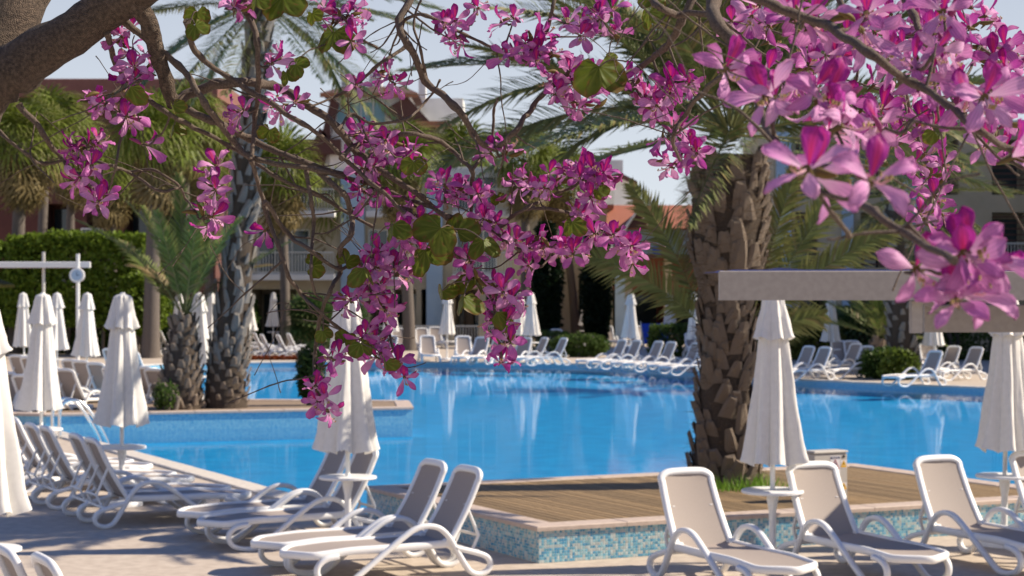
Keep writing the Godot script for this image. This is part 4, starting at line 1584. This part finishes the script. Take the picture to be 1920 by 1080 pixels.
	var by := func(py: float) -> float: return EYE + (548.0 - py) * Z / F
	var bh := []
	for q in [[1146, 1156], [1185, 1245], [1260, 1325]]:
		bh.append([px_x(q[0], Z), px_x(q[1], Z), 0.05, 2.7, 4.0])
	pierced(t, "wall", mats.terracotta, px_x(1130, Z), px_x(1420, Z), 0.0, by.call(478), -6.0, 0.0, bh)
	slab(t, "upper_wall", mats.blue_wall_and_shade, px_x(1160, Z), px_x(1420, Z), by.call(478), by.call(425), -6.0, -0.8)
	var s5 := begin()
	s5.set_smooth_group(-1)
	var rx0 := px_x(1135, Z)
	var rx1 := px_x(1430, Z)
	quad(s5, Vector3(rx0, by.call(428), 0.3), Vector3(rx0 + 0.4, by.call(376), -5.5), Vector3(rx1, by.call(376), -5.5), Vector3(rx1, by.call(428), 0.3))
	quad(s5, Vector3(rx0, by.call(431), 0.3), Vector3(rx0, by.call(428), 0.3), Vector3(rx1, by.call(428), 0.3), Vector3(rx1, by.call(431), 0.3))
	part("tile_roof", s5, mats.terracotta, t)
	s5 = begin()
	s5.set_smooth_group(-1)
	var g0 := Vector3(px_x(1176, Z), by.call(428), 0.36)
	var g1 := Vector3(px_x(1196, Z), by.call(397), 0.36)
	var g2 := Vector3(px_x(1216, Z), by.call(428), 0.36)
	tri(s5, g0, g1, g2)
	quad(s5, g0, g1, g1 + Vector3(0, 0, -3), g0 + Vector3(0, 0, -3))
	quad(s5, g1, g2, g2 + Vector3(0, 0, -3), g1 + Vector3(0, 0, -3))
	part("dormer", s5, mats.brown_roof, t)
	s5 = begin()
	sweep(s5, PackedVector3Array([g0 + Vector3(-0.2, -0.1, 0.1), g1 + Vector3(0, 0.1, 0.1), g2 + Vector3(0.2, -0.1, 0.1)]), 0.09, 0.09, 6)
	part("dormer_trim", s5, mats.white_wall, t)
	for q in [1140, 1176, 1250, 1330]:
		slab(t, "column", mats.cream_wall, px_x(q, Z) - 0.2, px_x(q, Z) + 0.2, 0.0, by.call(478), 0.6, 1.0)
	slab(t, "blue_column", mats.blue_wall_and_shade, px_x(1160, Z) - 0.25, px_x(1160, Z) + 0.25, 0.0, by.call(470), 0.9, 1.4)
	slab(t, "canopy_edge", mats.brown_roof, px_x(1000, Z), px_x(1420, Z), by.call(484), by.call(478) - 0.002, 0.003, 2.4)
	slab(t, "blue_board", mats.blue_fabric, px_x(1222, Z), px_x(1250, Z), by.call(482), by.call(463), 0.5, 0.6)
	# shaded wing joining hotel and bar
	t = thing("service_wing", "shaded grey rendered wing between the hotel and the pool bar", "building", G(0, 108))
	pierced(t, "wall", mats.cream_wall, px_x(1005, 108), px_x(1145, 108), 0.0, EYE + (548 - 392) * 108 / F, -8.0, 0.0, [[px_x(1015, 108), px_x(1050, 108), 0.05, 3.6, 4.0], [px_x(1085, 108), px_x(1125, 108), 0.05, 3.6, 4.0]])
	for q in [[1060, 0], [1105, 0]]:
		window(t, px_x(q[0], 108), 5.4, 0.9, 1.4, 0.002, 1, mats.rail_metal, mats.curtain)
	slab(t, "roof_edge", mats.terracotta, px_x(1003, 108), px_x(1150, 108), EYE + (548 - 392) * 108 / F, EYE + (548 - 384) * 108 / F, -8.0, 0.5)
	# pink house farther off
	Z = 150.0
	t = thing("pink_house", "pale pink house with brown eaves far behind the terracotta roof", "house", G(0, Z))
	var qy := func(py: float) -> float: return EYE + (548.0 - py) * Z / F
	slab(t, "wall", mats.white_wall, px_x(1080, Z), px_x(1168, Z), 0.0, qy.call(300), -7.0, 0.0)
	slab(t, "wall", mats.white_wall, px_x(1150, Z), px_x(1186, Z), 0.0, qy.call(338), -3.0, 1.2)
	var s6 := begin()
	s6.set_smooth_group(-1)
	for z in [[1070, 296, 1098, 286, 1140, 306], [1140, 332, 1160, 326, 1192, 342]]:
		var a := Vector3(px_x(z[0], Z), qy.call(z[1]), 1.8)
		var b := Vector3(px_x(z[2], Z), qy.call(z[3]), 1.8)
		var c := Vector3(px_x(z[4], Z), qy.call(z[5]), 1.8)
		var th := Vector3(0, -0.35, 0)
		var bk := Vector3(0, 0, -8)
		for e in [[a, b], [b, c]]:
			quad(s6, e[0], e[1], e[1] + bk, e[0] + bk)
			quad(s6, e[0] + th, e[1] + th, e[1], e[0])
			quad(s6, e[0] + th, e[1] + th, e[1] + bk + th, e[0] + bk + th)
	part("eaves", s6, mats.brown_roof, t)
	window(t, px_x(1120, Z), qy.call(335), 1.5, 1.5, 0.002, 2)
	# blue sun beds stacked by the bar
	t = thing("folded_beach_chair", "blue canvas beach chair standing in front of the pool bar", "chair", G(px_x(1228, 88), 88), 0.3)
	var s7 := begin()
	box(s7, Vector3(0, 0.75, 0), Vector3(1.2, 0.95, 0.05), Basis(Vector3.RIGHT, -0.35))
	part("canvas", s7, mats.blue_fabric, t)
	s7 = begin()
	for x in [-0.62, 0.62]:
		rod(s7, Vector3(x, 0, 0.35), Vector3(x, 1.3, -0.2), 0.03, 6)
		rod(s7, Vector3(x, 0, -0.35), Vector3(x, 0.8, 0.1), 0.03, 6)
	part("frame", s7, mats.rail_metal, t)

# ------------------------------------------------------------------ the blossoming tree
func flower_mesh(sd: int, tone: float) -> ArrayMesh:
	# five clawed petals of unequal shape round the axis +z, the dark standard petal at +y, curved stamens
	var r := RandomNumberGenerator.new()
	r.seed = sd
	var nz := FastNoiseLite.new()
	nz.seed = sd
	nz.frequency = 1.0
	var s := begin()
	var light := Color(0.46, 0.07, 0.38).lerp(Color(0.70, 0.30, 0.60), tone)
	var deep := Color(0.30, 0.008, 0.22).lerp(Color(0.46, 0.045, 0.35), tone)
	for i in 5:
		var pale := r.randf_range(0.0, 0.4) * tone
		var ang := PI / 2 + i * TAU / 5 + r.randf_range(-0.16, 0.16)
		var std := i == 0
		var long := r.randf_range(0.050, 0.066) * (0.88 if std else 1.0)
		var wide := r.randf_range(0.0088, 0.0125) * (1.2 if std else 1.0)
		var open := r.randf_range(0.25, 1.0) * (0.45 if std else 1.0)
		var roll := r.randf_range(-0.7, 0.7)
		var curl := r.randf_range(-0.5, 0.8)
		var rows := []
		var cols := []
		for a in 9:
			var u := a / 8.0
			var row := []
			var crow := []
			var prof := pow(sin(PI * pow(u, 1.15) * 0.985), 0.85) * (0.55 + 0.45 * u) * 1.25 + 0.05 * (1.0 - u)
			# rises out of the cup and bends back at the tip
			var rad := 0.004 + long * (u - 0.12 * u * u)
			var hgt := long * (0.55 * (1.0 - open) * u + 0.30 * sin(u * PI * 0.7) - 0.42 * open * u * u)
			for b in 11:
				var v := -1.0 + b / 5.0
				var ruff := 0.0055 * nz.get_noise_2d(u * 5.0 + i * 7.0, v * 2.5) * absf(v) * u * 2.0
				var x := v * wide * prof
				var z := hgt + x * roll + absf(v) * absf(v) * wide * prof * curl + ruff
				row.append(Vector3(cos(ang) * rad - sin(ang) * x, sin(ang) * rad + cos(ang) * x, z))
				var c: Color
				var vein := 1.0 if b % 2 == 0 else 0.74
				if std:
					c = deep.lerp(Color(0.66, 0.04, 0.16), clampf(1.2 - absf(v) * 2.2, 0, 1) * clampf(1.25 - u * 1.1, 0, 1))
				else:
					c = light.lerp(Color(0.80, 0.58, 0.74), clampf(1.0 - u * 2.4, 0, 1) * 0.7).lerp(deep, 0.22 * absf(v) * u).lerp(Color(0.80, 0.58, 0.76), pale)
				crow.append(c * vein)
			rows.append(row)
			cols.append(crow)
		sheet(s, rows, i + 1, cols)
	for i in 5:
		var a := -PI / 2 + r.randf_range(-0.5, 0.5)
		var l := r.randf_range(0.028, 0.042)
		s.set_color(Color(0.78, 0.50, 0.55))
		var e := Vector3(cos(a) * l * 0.45, sin(a) * l * 0.5, l)
		sweep(s, PackedVector3Array([Vector3(0, 0, 0.003), e * 0.55 + Vector3(0, -0.006, 0), e]), 0.0007, 0.0007, 4, Vector3.ZERO, false, false, 9)
		s.set_color(Color(0.50, 0.36, 0.16))
		sweep(s, PackedVector3Array([e, e + Vector3(0.001, 0.005, 0.001)]), 0.0014, 0.0014, 4, Vector3.ZERO, false, true, 9)
	# calyx behind
	s.set_color(Color(0.16, 0.12, 0.05))
	sweep(s, PackedVector3Array([Vector3(0, 0, -0.022), Vector3(0, 0, -0.008), Vector3(0, 0, 0.004)]), PackedFloat32Array([0.0015, 0.004, 0.0055]), PackedFloat32Array([0.0015, 0.004, 0.0055]), 6, Vector3.ZERO, false, true, 9)
	return done(s)

func bud_mesh(sd: int) -> ArrayMesh:
	var r := RandomNumberGenerator.new()
	r.seed = sd
	var s := begin()
	var c := PackedVector3Array()
	var rad := PackedFloat32Array()
	for i in 8:
		var u := i / 7.0
		c.append(Vector3(0.004 * sin(u * 3.0), u * 0.042, 0.003 * u))
		rad.append(0.0012 + 0.0052 * pow(sin(PI * pow(u, 0.8) * 0.93 + 0.08), 1.0))
	s.set_color(Color(0.19, 0.14, 0.05) if sd % 2 == 0 else Color(0.34, 0.07, 0.20))
	sweep(s, c, rad, rad, 7)
	return done(s)

func leaf_mesh(sd: int, fold: float) -> ArrayMesh:
	# two rounded lobes joined for most of their length along the middle rib
	var r := RandomNumberGenerator.new()
	r.seed = sd
	var nz := FastNoiseLite.new()
	nz.seed = sd
	nz.frequency = 1.0
	var s := begin()
	var rows := []
	var cols := []
	var knots := [[0.0, 0.66], [14.0, 0.86], [32.0, 1.03], [58.0, 1.0], [85.0, 0.80], [112.0, 0.58], [140.0, 0.44]]
	for i in 41:
		var deg := -140.0 + 7.0 * i
		var ad := absf(deg)
		var rr := 0.44
		for k in knots.size() - 1:
			if ad >= knots[k][0] and ad <= knots[k + 1][0]:
				rr = lerpf(knots[k][1], knots[k + 1][1], smoothstep(knots[k][0], knots[k + 1][0], ad))
		rr *= 1.0 + 0.05 * nz.get_noise_2d(deg * 0.06, 3.0)
		var row := []
		var crow := []
		for j in 8:
			var q := j / 7.0
			var w := deg_to_rad(deg)
			var x := sin(w) * rr * q * 0.074
			var y := -cos(w) * rr * q * 0.074
			var vein := 0.0016 * sin(deg_to_rad(deg) * 11.0) * q
			var z := -absf(x) * fold + vein + 0.010 * q * q * nz.get_noise_2d(deg * 0.03, q * 2.0)
			row.append(Vector3(x, y, z))
			var c := Color(0.045, 0.075, 0.010).lerp(Color(0.12, 0.15, 0.014), 0.5 + 0.5 * nz.get_noise_2d(deg * 0.05 + 20.0, q * 3.0))
			c = c.lerp(Color(0.22, 0.25, 0.05), 0.55 * pow(absf(cos(deg_to_rad(deg) * 5.5)), 14.0))
			if q > 0.9 or nz.get_noise_2d(deg * 0.12, q * 6.0 + 40.0) > 0.55 - 0.25 * q:
				c = c.lerp(Color(0.15, 0.07, 0.025), 0.75)
			crow.append(c)
		rows.append(row)
		cols.append(crow)
	sheet(s, rows, 0, cols)
	return done(s)

var branch_pts := []   # [position, radius] along every branch, for twigs to start from

func branch(t: Node3D, pix: Array, d0: float, d1: float, r0: float, r1: float, called := "branch", m: Material = null, sides := 7) -> void:
	# pix: points of the branch as seen, r0 and r1 in pixels there; depth runs from d0 to d1
	var p := []
	var n := pix.size()
	for i in n:
		var d := lerpf(d0, d1, float(i) / (n - 1)) + 0.05 * sin(i * 2.3 + pix[0][0])
		p.append(at(pix[i][0], pix[i][1], d) - t.position)
	limb(t, p, r0 * d0 / F, r1 * d1 / F, called, m, sides)

func limb(t: Node3D, p: Array, r0: float, r1: float, called := "branch", m: Material = null, sides := 7) -> void:
	var nz := FastNoiseLite.new()
	nz.seed = branch_pts.size()
	nz.frequency = 9.0
	var c := curve(p, 7)
	var rr := PackedFloat32Array()
	for i in c.size():
		var f := float(i) / (c.size() - 1)
		var rad := lerpf(r0, r1, f)
		if i > 0 and i < c.size() - 1:
			c[i] += Vector3(nz.get_noise_3dv(c[i]), nz.get_noise_3dv(c[i] + Vector3(5, 1, 2)), nz.get_noise_3dv(c[i] + Vector3(1, 7, 3))) * minf(0.010, rad * 0.8 + 0.003)
		rr.append(rad * (1.0 + 0.22 * nz.get_noise_1d(i * 3.1)) * (1.25 if i % 7 == 0 and rad < 0.012 else 1.0))
		branch_pts.append([c[i], rad])
	var s := begin()
	sweep(s, c, rr, rr, sides)
	part(called, s, m if m else mats.twig, t)

func make_blossom_tree() -> void:
	var r := RandomNumberGenerator.new()
	r.seed = 2024
	var t := thing("orchid_tree", "orchid tree with magenta blossom and twin lobed leaves hanging over the pool view", "tree", G(-2.1, 4.9))
	var org := t.position
	# trunk outside the left edge, limbs arching over
	limb(t, [Vector3(0.0, -0.02, 0), Vector3(0.06, 0.8, 0), Vector3(0.20, 1.6, 0.05), Vector3(0.50, 2.45, 0.1), at(-45, 130, 4.75) - org], 0.16, 0.098, "trunk", mats.bark, 20)
	limb(t, [at(-70, 200, 4.7) - org, at(25, 128, 4.68) - org, at(130, 66, 4.64) - org, at(270, -30, 4.55) - org, at(560, -190, 4.2) - org, at(900, -300, 3.8) - org, at(1300, -300, 3.4) - org, at(1700, -220, 3.2) - org], 0.068, 0.018, "limb", mats.bark, 16)
	limb(t, [at(-60, 150, 4.8) - org, at(0, 60, 4.85) - org, at(62, -50, 4.9) - org, at(130, -240, 4.9) - org], 0.085, 0.05, "limb", mats.bark, 16)
	limb(t, [at(250, -10, 4.55) - org, at(285, 60, 4.6) - org, at(305, 130, 4.65) - org, at(326, 198, 4.7) - org], 0.024, 0.016, "limb", mats.bark, 12)
	var B := [
		[[[327, 196], [367, 170], [450, 153], [510, 165], [567, 190], [633, 243], [673, 285], [720, 322], [790, 372], [850, 420]], 4.7, 4.75, 11, 4.5],
		[[[233, 40], [333, 123], [383, 193], [433, 263], [483, 300], [600, 320], [730, 358], [840, 406]], 4.6, 4.75, 7, 3.5],
		[[[200, 60], [230, 140], [300, 205], [345, 228], [430, 272], [520, 330], [610, 375], [700, 425]], 4.65, 4.8, 6, 3],
		[[[350, 40], [375, 105], [450, 157], [567, 233], [633, 283], [700, 345], [760, 400]], 4.6, 4.7, 6, 3.5],
		[[[458, -20], [462, 20], [483, 83], [487, 167], [480, 217], [470, 300]], 4.6, 4.7, 7, 4],
		[[[330, 198], [400, 225], [470, 262], [560, 300], [640, 330], [700, 365], [770, 395]], 4.72, 4.8, 8, 4],
		[[[35, 195], [80, 250], [115, 295], [150, 330], [190, 372]], 4.7, 4.75, 6, 3],
		[[[-10, 240], [50, 290], [83, 307], [150, 297], [207, 310], [240, 323], [300, 357], [340, 350]], 4.7, 4.8, 3.5, 2.5],
		[[[240, 323], [290, 318], [330, 345], [350, 372], [365, 395]], 4.8, 4.8, 3, 2],
		[[[262, 150], [250, 187], [227, 260], [217, 310], [200, 365]], 4.65, 4.7, 3, 2],
		[[[780, -20], [750, 37], [763, 83], [800, 150], [853, 200], [887, 247], [925, 281], [960, 250], [1000, 200], [1033, 163], [1070, 133], [1107, 127], [1140, 138]], 4.6, 4.7, 8, 3.5],
		[[[640, 297], [683, 263], [757, 252], [807, 257], [847, 283], [883, 318], [885, 362], [880, 420]], 4.7, 4.75, 5, 3.5],
		[[[884, 318], [917, 277], [927, 207], [933, 185]], 4.75, 4.7, 3.5, 2],
		[[[1045, -20], [1037, 10], [1023, 60], [1000, 113]], 4.6, 4.6, 4, 3],
		[[[750, 40], [800, 30], [873, 67], [940, 97], [987, 117]], 4.6, 4.6, 3.5, 2.5],
		[[[763, 85], [700, 130], [640, 175], [580, 200]], 4.65, 4.7, 4, 2],
		[[[800, 150], [790, 95], [775, 40], [790, 0]], 4.65, 4.6, 3, 2],
		[[[633, 243], [660, 215], [700, 232], [760, 222], [800, 190], [825, 150]], 4.7, 4.65, 3, 2],
		[[[1302, -20], [1275, 44], [1249, 89], [1200, 125], [1160, 140]], 4.3, 4.6, 9, 4],
		[[[1215, -15], [1240, 15], [1270, 30], [1332, 27]], 4.2, 4.1, 7, 6],
		[[[1340, -20], [1343, 40], [1377, 83], [1413, 130], [1450, 140]], 3.6, 3.3, 15, 8],
		[[[1413, 130], [1430, 217], [1457, 267], [1487, 300], [1560, 350], [1640, 400], [1700, 440], [1790, 490]], 2.9, 1.95, 9, 7],
		[[[1380, -20], [1457, 13], [1547, 50], [1630, 100], [1713, 157], [1780, 200], [1830, 240], [1900, 280], [1960, 300]], 2.9, 2.5, 10, 6],
		[[[1685, -30], [1715, 30], [1740, 80], [1770, 130]], 3.0, 2.9, 8, 5],
		[[[1560, -20], [1610, 60], [1680, 130], [1720, 250], [1745, 350], [1740, 400]], 4.0, 4.2, 6, 3],
		[[[1380, 130], [1330, 160], [1290, 210], [1260, 260], [1275, 300]], 3.9, 4.3, 6, 3],
		[[[496, 378], [538, 436], [582, 469], [633, 504], [665, 493], [707, 481], [760, 496]], 4.7, 4.75, 4.5, 2.5],
		[[[470, 300], [499, 395], [520, 460], [544, 519], [564, 552], [594, 579], [630, 611], [668, 635], [700, 650]], 4.7, 4.75, 4.5, 2.5],
		[[[575, 320], [582, 380], [587, 419], [584, 499], [588, 546], [603, 561]], 4.7, 4.7, 4.5, 2],
		[[[600, 322], [645, 365], [659, 395], [658, 436], [636, 466], [636, 510], [618, 546], [597, 605], [591, 665], [586, 710]], 4.7, 4.75, 6, 3],
		[[[840, 406], [884, 418], [913, 427], [961, 459], [990, 483], [1030, 480]], 4.75, 4.8, 4, 2.5],
		[[[884, 420], [935, 425], [960, 405], [985, 391], [1030, 370], [1071, 353], [1096, 337]], 4.75, 4.75, 4, 2.5],
		[[[988, 392], [1021, 391], [1053, 397], [1081, 405], [1103, 420], [1133, 443], [1173, 460]], 4.75, 4.7, 3.5, 2.5],
		[[[760, 420], [800, 450], [850, 470], [880, 520], [920, 560], [930, 620], [945, 660]], 4.75, 4.7, 4, 2.5],
		[[[707, 481], [700, 540], [720, 600], [735, 650], [755, 690]], 4.75, 4.75, 3.5, 2]]
	for b in B:
		branch(t, b[0], b[1], b[2], b[3], b[4])
	# bare side twigs
	for i in 170:
		var q: Array = branch_pts[r.randi_range(200, branch_pts.size() - 1)]
		var p: Vector3 = q[0]
		var d := Vector3(r.randf_range(-1, 1), r.randf_range(-0.9, 0.8), r.randf_range(-0.5, 0.5)).normalized()
		var l := r.randf_range(0.05, 0.26)
		var e := p + d * l
		limb(t, [p, p + d * l * 0.5 + Vector3(0, r.randf_range(-0.02, 0.02), 0), e], minf(q[1] * 0.6, 0.003), 0.0012, "twig", null, 5)
	# clusters of flowers: x, y, spread x, spread y, how many, depth
	var C := [
		[250, 90, 30, 45, 7, 4.7], [265, 140, 25, 25, 5, 4.65], [190, 180, 22, 20, 4, 4.7], [235, 225, 26, 22, 4, 4.7], [162, 275, 26, 22, 6, 4.7], [158, 330, 22, 26, 6, 4.7], [192, 378, 22, 18, 4, 4.7],
		[268, 270, 6, 6, 1, 4.7], [402, 320, 10, 10, 2, 4.75], [408, 350, 14, 10, 2, 4.75], [380, 405, 26, 22, 5, 4.75], [500, 432, 6, 6, 1, 4.75], [435, 18, 25, 18, 3, 4.6], [518, 112, 18, 14, 3, 4.65],
		[535, 195, 30, 18, 5, 4.7], [455, 205, 22, 12, 3, 4.7], [640, 28, 44, 28, 8, 4.6], [672, 75, 16, 14, 2, 4.6], [735, 143, 22, 16, 4, 4.65], [668, 165, 6, 6, 1, 4.65],
		[680, 258, 24, 16, 4, 4.75], [722, 272, 22, 14, 4, 4.75], [758, 298, 22, 18, 4, 4.75], [676, 318, 26, 22, 5, 4.75], [700, 350, 30, 22, 4, 4.75], [832, 38, 22, 18, 4, 4.6], [862, 66, 16, 12, 2, 4.6], [962, 42, 24, 14, 3, 4.6], [890, 8, 24, 8, 2, 4.6],
		[1000, 78, 24, 18, 4, 4.6], [1022, 108, 24, 18, 5, 4.6], [958, 104, 22, 12, 3, 4.6], [1082, 48, 26, 22, 4, 4.55], [1136, 30, 26, 16, 4, 4.5], [1150, 72, 14, 14, 2, 4.5],
		[1062, 142, 30, 18, 6, 4.65], [1104, 156, 28, 20, 5, 4.65], [1046, 184, 24, 16, 4, 4.65], [1094, 196, 30, 16, 5, 4.65], [1186, 152, 22, 18, 4, 4.55], [1204, 186, 28, 18, 5, 4.55], [1252, 160, 26, 20, 5, 4.5], [1284, 150, 16, 16, 3, 4.4], [1232, 205, 20, 12, 3, 4.5],
		[1262, 248, 22, 18, 4, 4.4], [1288, 284, 22, 20, 5, 4.4], [1268, 310, 14, 12, 2, 4.4], [940, 292, 26, 12, 3, 4.7],
		[836, 348, 26, 18, 4, 4.75], [880, 362, 28, 18, 5, 4.75], [910, 372, 24, 16, 3, 4.75], [990, 345, 24, 18, 4, 4.75], [1034, 338, 26, 18, 5, 4.75], [1064, 322, 22, 18, 4, 4.75], [1104, 322, 26, 18, 5, 4.7], [1136, 338, 18, 18, 4, 4.7], [1118, 372, 18, 14, 3, 4.7], [1076, 392, 24, 14, 3, 4.75],
		[780, 402, 24, 16, 4, 4.75], [764, 442, 26, 18, 5, 4.75], [802, 462, 20, 18, 3, 4.7], [716, 478, 30, 18, 5, 4.75], [742, 512, 26, 18, 4, 4.75], [690, 502, 20, 14, 3, 4.75], [694, 542, 24, 16, 4, 4.75], [722, 574, 26, 18, 5, 4.75], [654, 562, 22, 14, 3, 4.7],
		[924, 420, 22, 18, 4, 4.75], [950, 442, 22, 18, 4, 4.75], [988, 450, 26, 18, 5, 4.75], [1032, 462, 24, 18, 5, 4.75], [1072, 472, 20, 14, 4, 4.75], [1000, 500, 14, 14, 2, 4.75], [1132, 434, 20, 18, 4, 4.7], [1164, 444, 24, 18, 5, 4.7], [1190, 464, 14, 14, 3, 4.7], [1186, 486, 10, 10, 2, 4.7],
		[884, 488, 22, 18, 4, 4.7], [892, 524, 20, 18, 3, 4.7], [934, 542, 24, 18, 5, 4.7], [956, 572, 20, 18, 4, 4.7], [930, 600, 20, 16, 4, 4.7], [948, 636, 20, 18, 4, 4.7], [942, 682, 10, 8, 2, 4.7],
		[690, 640, 22, 16, 4, 4.75], [712, 662, 20, 16, 3, 4.75], [744, 684, 20, 16, 4, 4.75], [760, 706, 8, 8, 1, 4.75], [622, 676, 18, 18, 3, 4.75], [600, 738, 22, 18, 5, 4.75], [614, 768, 14, 10, 2, 4.75],
		# dense mass on the right, deep to near
		[1440, 40, 70, 40, 10, 3.9], [1560, 60, 70, 50, 12, 3.8], [1680, 70, 60, 50, 12, 3.8], [1800, 50, 80, 45, 12, 3.7], [1880, 110, 45, 70, 10, 3.7], [1480, 130, 60, 40, 8, 3.6], [1600, 190, 60, 50, 10, 3.8], [1700, 230, 60, 40, 10, 4.0], [1740, 330, 40, 45, 9, 4.1], [1740, 400, 30, 20, 5, 4.1], [1780, 180, 60, 50, 9, 3.5], [1870, 240, 45, 45, 7, 3.5],
		[1350, 130, 16, 12, 2, 2.75], [1440, 188, 18, 14, 2, 2.6], [1545, 178, 34, 26, 3, 2.6], [1565, 245, 26, 16, 2, 2.5], [1710, 128, 30, 26, 3, 2.8], [1775, 92, 30, 22, 2, 2.8], [1842, 178, 34, 26, 3, 2.6], [1885, 300, 20, 14, 1, 2.5], [1610, 40, 34, 22, 3, 2.9], [1770, 28, 26, 16, 2, 2.8], [1500, 40, 26, 16, 2, 2.9], [1660, 240, 20, 14, 1, 2.6],
		[1520, 322, 10, 10, 2, 2.05], [1640, 342, 10, 8, 1, 2.0], [1800, 478, 22, 18, 3, 2.15], [1728, 500, 12, 16, 2, 2.2], [1856, 492, 16, 20, 2, 2.2], [1802, 556, 14, 12, 2, 2.15]]
	var flowers := []
	for i in 10:
		flowers.append(flower_mesh(800 + i, i / 9.0))
	var buds := []
	for i in 4:
		buds.append(bud_mesh(850 + i))
	var spots := []
	var stalks := begin()
	for c in C:
		var mid := at(c[0], c[1], c[5]) - org
		# a spur from the nearest branch carries the cluster
		var best: Vector3 = branch_pts[0][0]
		var bd := 1e9
		for q in branch_pts:
			var d: float = mid.distance_squared_to(q[0])
			if d < bd and q[1] > 0.0015:
				bd = d
				best = q[0]
		var span := mid - best
		if span.length() > 0.012:
			limb(t, [best, best + span * 0.5 + Vector3(0, -0.012, 0.01), mid], 0.0032, 0.002, "twig", null, 5)
		for i in c[4]:
			var a := r.randf() * TAU
			var q := sqrt(r.randf())
			var p := at(c[0] + cos(a) * q * c[2], c[1] + sin(a) * q * c[3], c[5] + r.randf_range(-0.06, 0.06) * (1.0 if c[5] < 3.0 or c[5] > 4.3 else 6.0)) - org
			var outv: Vector3 = (p - mid).normalized() * 0.75 + Vector3(r.randf_range(-0.7, 0.8), r.randf_range(-0.35, 0.65), r.randf_range(-0.25, 1.1))
			outv = outv.normalized()
			var upv := (Vector3.UP + Vector3(r.randf_range(-0.5, 0.5), 0, r.randf_range(-0.3, 0.3))).normalized()
			var xx := upv.cross(outv).normalized()
			var yy := outv.cross(xx).normalized()
			var sc := r.randf_range(0.58, 0.86) * (1.22 if c[5] < 3.0 else 1.0)
			spots.append([c[5] + r.randf_range(0.0, 0.3), flowers[r.randi_range(3, 9) if c[5] < 3.0 else r.randi_range(0, 8)], Transform3D(Basis(xx, yy, outv).scaled(Vector3.ONE * sc), p)])
			if p.distance_to(mid) > 0.015:
				sweep(stalks, curve([mid, mid.lerp(p, 0.5) + Vector3(0, -0.006, -0.004), p - outv * 0.02], 3), 0.0015, 0.0015, 4)
		for i in maxi(1, int(c[4] * 0.7)):
			var a := r.randf() * TAU
			var dv := Vector3(cos(a), sin(a) * 0.7 + 0.35, r.randf_range(-0.5, 0.7)).normalized()
			var p := mid + Vector3(cos(a) * c[2], -sin(a) * c[3], 0) * float(c[5]) / F * 0.8 * r.randf()
			var xx := dv.cross(Vector3(0.3, 0.1, 1)).normalized()
			put("bud", buds[r.randi_range(0, 3)], mats.petal, t, Transform3D(Basis(xx, dv, xx.cross(dv)).scaled(Vector3.ONE * r.randf_range(0.55, 0.95)), p))
	part("flower_stalks", stalks, mats.twig, t).set_meta("kind", "stuff")
	spots.sort_custom(func(a, b): return a[0] < b[0])
	var rest := SurfaceTool.new()
	for i in spots.size():
		if i < 300:
			put("flower", spots[i][1], mats.petal, t, spots[i][2])
		else:
			rest.append_from(spots[i][1], 0, spots[i][2])
	put("further_blossom", rest.commit(), mats.petal, t).set_meta("kind", "stuff")
	# leaves: x, y, size (width in pixels), tilt, depth
	var leaves := []
	for i in 5:
		leaves.append(leaf_mesh(900 + i, [0.25, 0.5, 0.85, 1.3, 2.2][i]))
	var LV := [
		[533, 20, 100, 10, 0, 4.55], [622, 85, 92, -5, 1, 4.55], [568, 128, 52, 60, 0, 4.6], [540, 150, 50, 20, 1, 4.6], [370, 40, 60, 0, 1, 4.6], [375, 62, 56, 30, 0, 4.6], [590, 38, 46, 20, 0, 4.6], [235, 178, 60, -30, 3, 4.65], [328, 210, 46, 10, 2, 4.7], [326, 245, 40, 10, 3, 4.7], [500, 258, 52, -20, 1, 4.7], [480, 10, 50, 0, 2, 4.6],
		[1128, 160, 118, 8, 1, 4.5], [1222, 8, 62, -10, 1, 4.4], [1222, 42, 66, 15, 2, 4.4], [1152, 112, 40, 70, 0, 4.5],
		[776, 322, 60, 0, 1, 4.7], [736, 440, 66, 8, 2, 4.65], [868, 412, 84, 160, 1, 4.7], [806, 452, 104, -40, 0, 4.65], [806, 492, 100, 30, 1, 4.6], [908, 470, 72, 4, 2, 4.6], [892, 532, 72, 0, 3, 4.65], [868, 575, 66, 4, 3, 4.6], [922, 600, 62, -28, 4, 4.6], [1072, 435, 62, 0, 1, 4.65], [1128, 368, 40, 30, 2, 4.7], [602, 496, 60, 100, 1, 4.7], [656, 480, 54, 150, 1, 4.75], [688, 520, 62, 10, 3, 4.7], [612, 632, 44, 30, 1, 4.7], [652, 628, 52, 160, 0, 4.7], [682, 660, 58, 10, 1, 4.7], [724, 692, 42, 0, 3, 4.7], [936, 378, 36, 20, 1, 4.75],
		[830, 560, 52, 0, 4, 4.66], [1520, 20, 60, 20, 1, 3.8], [1640, 300, 50, 10, 3, 3.6], [1760, 260, 54, 30, 3, 3.4]]
	for q in LV:
		var p := at(q[0], q[1], q[5] + r.randf_range(-0.13, 0.04)) - org
		var w: float = 0.98 * q[2] * float(q[5]) / F / 0.145
		var b := Basis(Vector3.UP, r.randf_range(-0.6, 0.6)) * Basis(Vector3.RIGHT, r.randf_range(-0.5, 0.35)) * Basis(Vector3(0, 0, 1), deg_to_rad(float(q[3])))
		var top := p - b * Vector3(0, -0.045 * w, 0)
		put("leaf", leaves[int(q[4])], mats.leaf, t, Transform3D(b.scaled(Vector3.ONE * w), top))
		var best: Vector3 = branch_pts[0][0]
		var bd := 1e9
		for g in branch_pts:
			var d: float = top.distance_squared_to(g[0])
			if d < bd:
				bd = d
				best = g[0]
		if best.distance_to(top) > 0.008:
			limb(t, [best, best.lerp(top, 0.55) + Vector3(0, 0.01, 0), top], 0.0018, 0.0014, "leaf_stalk", null, 4)
